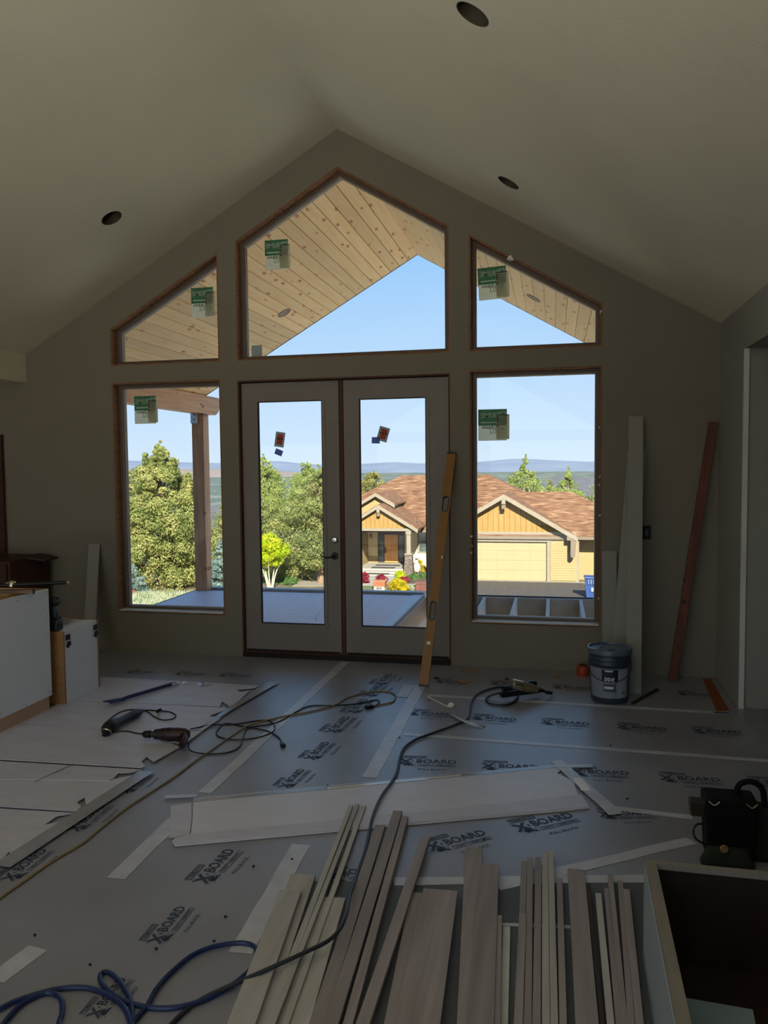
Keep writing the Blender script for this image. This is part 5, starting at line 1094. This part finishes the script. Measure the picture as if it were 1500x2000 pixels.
# ================================================================== cabinet lying on its back, tool pouch
b0 = F(1254, 1876); rim = .36
tz = F(1258, 1678, rim)
ex = (F(1500, 1702, rim)-tz); ex.z = 0; ex.normalize()
ey = F(1306, 2000, rim)-F(1258, 1678, rim); ey.z = 0; ey.normalize()
ey = (ey-ex*ey.dot(ex)).normalized()
p1 = Vector((tz.x, tz.y, 0))
t = thing('cabinet_box', 'open cabinet box lying on its back with dark brown inside', 'cabinet', tuple(p1))
CW, CL, TH = .80, 1.05, .018
INB = M('dark_brown_ply', (34, 19, 10), .6, .3, 8, stretch=(1, 1, .3)); WS = M('grey_white_side', (150, 164, 172), .4, .04, 4)
obox(0, TH, 0, CL, .002, rim-.02).build('left_side', WS, t)
obox(CW-TH, CW, 0, CL, .002, rim-.02).build('right_side', WS, t)
obox(TH, CW-TH, 0, TH, .002, rim-.02).build('far_side', INB, t); obox(TH, CW-TH, CL-TH, CL, .002, rim-.02).build('near_side', INB, t)
obox(TH, CW-TH, TH, CL-TH, .004, .012).build('back_panel', INB, t)
obox(TH, TH+.003, TH, CL-TH, .012, rim-.02).build('inner_liner', INB, t); obox(CW-TH-.003, CW-TH, TH, CL-TH, .012, rim-.02).build('inner_liner', INB, t)
FF = M('face_frame', (134, 127, 118), .55, .12, 8, stretch=(6, .6, 1))
obox(.004, .038, 0, CL, rim-.02, rim).build('frame_stile', FF, t); obox(CW-.038, CW, 0, CL, rim-.02, rim).build('frame_stile', FF, t)
obox(.038, CW-.038, 0, .022, rim-.02, rim).build('frame_rail', FF, t); obox(.038, CW-.038, CL-.022, CL, rim-.02, rim).build('frame_rail', FF, t)
P = [F(1334, 1948, .016), F(1470, 1972, .016), F(1478, 2010, .016), F(1342, 2010, .016)]
prop(MB().prism([(q.x, q.y, .0135) for q in P], (0, 0, .003)).build('plastic_sheet', M('pale_blue_plastic', (150, 176, 192), .35, .1)), 'pale blue plastic sheet lying inside the open cabinet box', 'sheet')
# pouch
c = F(1422, 1672)
t = thing('tool_pouch', 'black leather tool pouch with brass rivet on the floor', 'tool pouch', tuple(c))
BL = M('black_leather', (11, 11, 11), .75, .3, 14, .3, spec=.2); GRN_ = M('dark_green_canvas', (24, 34, 22), .8, .2, 20, .2)
def taper(c0, w0, d0, w1, d1, h, z0=0.):
    return MB().add([c0+Vector(q) for q in ((-w0/2, -d0/2, z0), (w0/2, -d0/2, z0), (w0/2, d0/2, z0), (-w0/2, d0/2, z0), (-w1/2, -d1/2, z0+h), (w1/2, -d1/2, z0+h), (w1/2, d1/2, z0+h), (-w1/2, d1/2, z0+h))], [(0, 3, 2, 1), (4, 5, 6, 7), (0, 1, 5, 4), (1, 2, 6, 5), (2, 3, 7, 6), (3, 0, 4, 7)])
taper(c, .19, .14, .215, .15, .275, .002).build('main_pocket', BL, t, bevel=.014)
taper(c+Vector((-.02, -.085, 0)), .23, .06, .16, .05, .075, .002).build('front_pocket', GRN_, t, bevel=.015)
taper(c+Vector((.165, .03, 0)), .16, .14, .13, .11, .225, .002).build('side_pocket', GRN_, t, bevel=.015)
taper(c+Vector((-.135, -.02, .185)), .055, .05, .065, .06, .068).build('tape_holster', M('brown_leather', (44, 34, 24), .6, .2, 14), t, bevel=.006)
MB().disc(c+Vector((-.04, -.112, .085)), (0, -1, 0.1), .017, .008, 18).build('rivet', M('brass', (190, 170, 120), .35, .1, metal=.8), t, bevel=.002)
MB().tube([c+Vector((.03, .02, .27)), c+Vector((.05, .02, .32)), c+Vector((.10, .02, .332)), c+Vector((.14, .02, .30)), c+Vector((.15, .02, .22))], .013, 8, 5).build('strap', BL, t, smooth=True)
MB().tube([c+Vector((-.098, -.03, .145)), c+Vector((-.135, -.04, .150)), c+Vector((-.152, -.045, .12)), c+Vector((-.14, -.045, .085)), c+Vector((-.098, -.04, .060))], .0045, 8, 5).build('hammer_loop', BLACKP, t, smooth=True)
for s in (-1, 1): MB().tube([c+Vector((s*.075-.022, -.078, .272)), c+Vector((s*.075, -.084, .258)), c+Vector((s*.075+.022, -.078, .272))], .003, 6, 4).build('ring', CHROME, t, smooth=True)

# ================================================================== stickers on the glass
def trans_mat(name, col, tr=.5):
    m = bpy.data.materials.new(name); m.use_nodes = True; n = m.node_tree.nodes; l = m.node_tree.links; b = n['Principled BSDF']; b.inputs['Roughness'].default_value = .5
    no = n.new('ShaderNodeTexNoise'); no.inputs['Scale'].default_value = 8; rp = n.new('ShaderNodeValToRGB'); c_ = lin(col)
    rp.color_ramp.elements[0].color = (*[x*.9 for x in c_], 1); rp.color_ramp.elements[1].color = (*[min(1, x*1.1) for x in c_], 1); l.new(no.outputs['Fac'], rp.inputs[0]); l.new(rp.outputs[0], b.inputs['Base Color'])
    t_ = n.new('ShaderNodeBsdfTranslucent'); l.new(rp.outputs[0], t_.inputs[0]); x = n.new('ShaderNodeMixShader'); x.inputs[0].default_value = tr
    l.new(b.outputs[0], x.inputs[1]); l.new(t_.outputs[0], x.inputs[2]); l.new(x.outputs[0], n['Material Output'].inputs[0]); return m
ST_G = trans_mat('sticker_green', (136, 186, 156), .8); ST_P = trans_mat('sticker_paper', (240, 242, 232), .8); ST_D = trans_mat('sticker_dark', (30, 40, 34), .2); ST_T = trans_mat('sticker_tan', (222, 220, 204), .8)
ST_L = trans_mat('sticker_pale_print', (236, 244, 236), .5); ST_R = trans_mat('sticker_red', (255, 150, 136), .85); ST_B = trans_mat('sticker_blue', (150, 164, 210), .8); ST_GR = trans_mat('sticker_grey', (196, 200, 196), .8)
GYs = .1435
def sticker(tl, br_, rot, lb, Y=GYs):
    A_ = W(*tl, Y); B_ = W(*br_, Y); c = (A_+B_)/2; wd, ht = abs(B_.x-A_.x), abs(A_.z-B_.z)
    t = thing('window_sticker', lb, 'sticker', tuple(c), group='maker stickers on the window glass')
    R4 = Matrix.Translation(c) @ Matrix.Rotation(rot, 4, 'Y')
    def q(x0, x1, z0, z1, off, mat, nm, par=t, lab=None):
        o = MB().prism([R4 @ Vector((x*wd, -off, z*ht)) for x, z in ((x0, z0), (x1, z0), (x1, z1), (x0, z1))], (0, .0004, 0)).build(nm, mat, par)
        if lab: o['label'] = lab
        return o
    pg = q(-.5, .42, -.5, .5, .0006, ST_P, 'paper'); q(-.5, .42, -.02, .5, .0012, ST_G, 'green_band', pg)
    MX = R4 @ Matrix(((-1, 0, 0, 0), (0, 0, 1, -.0018), (0, 1, 0, 0), (0, 0, 0, 1)))
    def tx(body, size, x, z, mat, nm): MB().text(body, size, MX @ Matrix.Translation((-x*wd, z*ht, 0)), .0006).build(nm, mat, pg)
    tx('PRIME', ht*.24, -.12, .30, ST_L, 'brand_text'); tx('SUBURBAN', ht*.135, -.03, -.085, ST_D, 'name_text'); tx('2002', ht*.22, .08, -.21, ST_G, 'number_text')
    MB().ring([R4 @ Vector((x*wd, -.0018, z*ht)) for x, z in ((.2, .2), (.38, .2), (.38, .42), (.2, .42))], [R4 @ Vector((x*wd, -.0018, z*ht)) for x, z in ((.23, .23), (.35, .23), (.35, .39), (.23, .39))], (0, .0004, 0)).build('emblem', ST_L, pg)
    q(-.42, .30, .06, .10, .0018, ST_L, 'fine_print', pg)
    sl = q(.08, .5, -.46, .33, .0024, ST_T, 'barcode_slip'); q(.08, .46, .30, .325, .003, ST_D, 'slip_line', sl)
    MX2 = R4 @ Matrix(((0, 0, 0, 0), (0, 0, 1, -.0032), (0, 0, 0, 0), (0, 0, 0, 1)))
    for z_, h_ in ((.24, .05), (.16, .04), (.10, .03), (-.02, .05)): q(.10, .15, z_-h_/2, z_+h_/2, .003, ST_D, 'slip_mark', sl)
    return t
sticker((517, 470), (567, 525), 0, 'green and white sticker in the tall centre gable window')
sticker((373, 563), (421, 619), 0, 'green and white sticker in the left upper window')
sticker((934, 523), (994, 583), math.radians(-3), 'green and white sticker in the right upper window')
sticker((262, 774), (309, 827), 0, 'green and white sticker in the left lower window')
sticker((934, 800), (995, 860), 0, 'green and white sticker in the right lower window')
def small(tl, br_, rot, lb, mat, Y, inner=None, txt=None):
    A_ = W(*tl, Y); B_ = W(*br_, Y); c = (A_+B_)/2; wd, ht = abs(B_.x-A_.x), abs(A_.z-B_.z); R4 = Matrix.Translation(c) @ Matrix.Rotation(rot, 4, 'Y')
    t = thing('glass_label', lb, 'sticker', tuple(c), group='small labels on the glass')
    def q(x0, x1, z0, z1, off, m_, nm, par): return MB().prism([R4 @ Vector((x*wd, -off, z*ht)) for x, z in ((x0, z0), (x1, z0), (x1, z1), (x0, z1))], (0, .0004, 0)).build(nm, m_, par)
    p = q(-.5, .5, -.5, .5, .0008, mat, 'paper', t)
    if inner: q(-.28, .30, -.34, .36, .0014, inner, 'red_panel', p); 
    if inner:
        for x0, x1 in ((-.36, -.2), (-.12, .06), (.12, .34)): q(x0, x1, .0, .10, .002, ST_D, 'print', p)
small((491, 675), (512, 698), 0, 'small grey square label in lower corner of centre gable window', ST_GR, GYs)
q_ = .0665
small((537, 844), (556, 873), math.radians(9), 'red and grey label on the left door glass', ST_GR, q_, ST_R)
small((537, 878), (552, 889), math.radians(22), 'small blue label under the red one on left door glass', ST_B, q_)
small((738, 834), (759, 862), math.radians(17), 'tilted red and grey label on the right door glass', ST_GR, q_, ST_R)
small((726, 854), (742, 866), math.radians(3), 'small blue label beside the red one on right door glass', ST_B, q_-.0012)
t = thing('zip_tie', 'thin white loop hanging on lower left door glass', 'tie', tuple(W(625, 1205, .06)))
MB().tube([W(628, 1196, .062), W(624, 1196, .06), W(619, 1203, .058), W(617, 1211, .06), W(620, 1215, .062), W(622, 1214, .064)], .0022, 6, 4).build('loop', FOAM, t, smooth=True)

# ================================================================== added fill lamp behind the camera, with an invented tripod body
p_ = Vector(FILL_LAMPS[0][0])
t = thing('fill_lamp', 'added tripod fill lamp turned up at the ceiling behind the viewer', 'lamp', (p_.x, p_.y, 0))
for k in range(3):
    an = k*2.0944+.5; MB().tube([(p_.x, p_.y, .55), (p_.x+.42*math.cos(an), p_.y+.42*math.sin(an), .012)], .011, 8).build('leg', M('lamp_yellow', (200, 150, 30), .5), t, smooth=True)
MB().tube([(p_.x, p_.y, .5), (p_.x, p_.y, .92)], .013, 8).build('pole', BLACKP, t, smooth=True)
MB().lathe([(0, .0), (.10, .0), (.13, .06), (.135, .10), (.128, .10), (.095, .01), (0, .008)], 20, Matrix.Translation((p_.x, p_.y-.03, .93)) @ Matrix.Rotation(-.5, 4, 'X')).build('head', BLACKP, t, smooth=True)
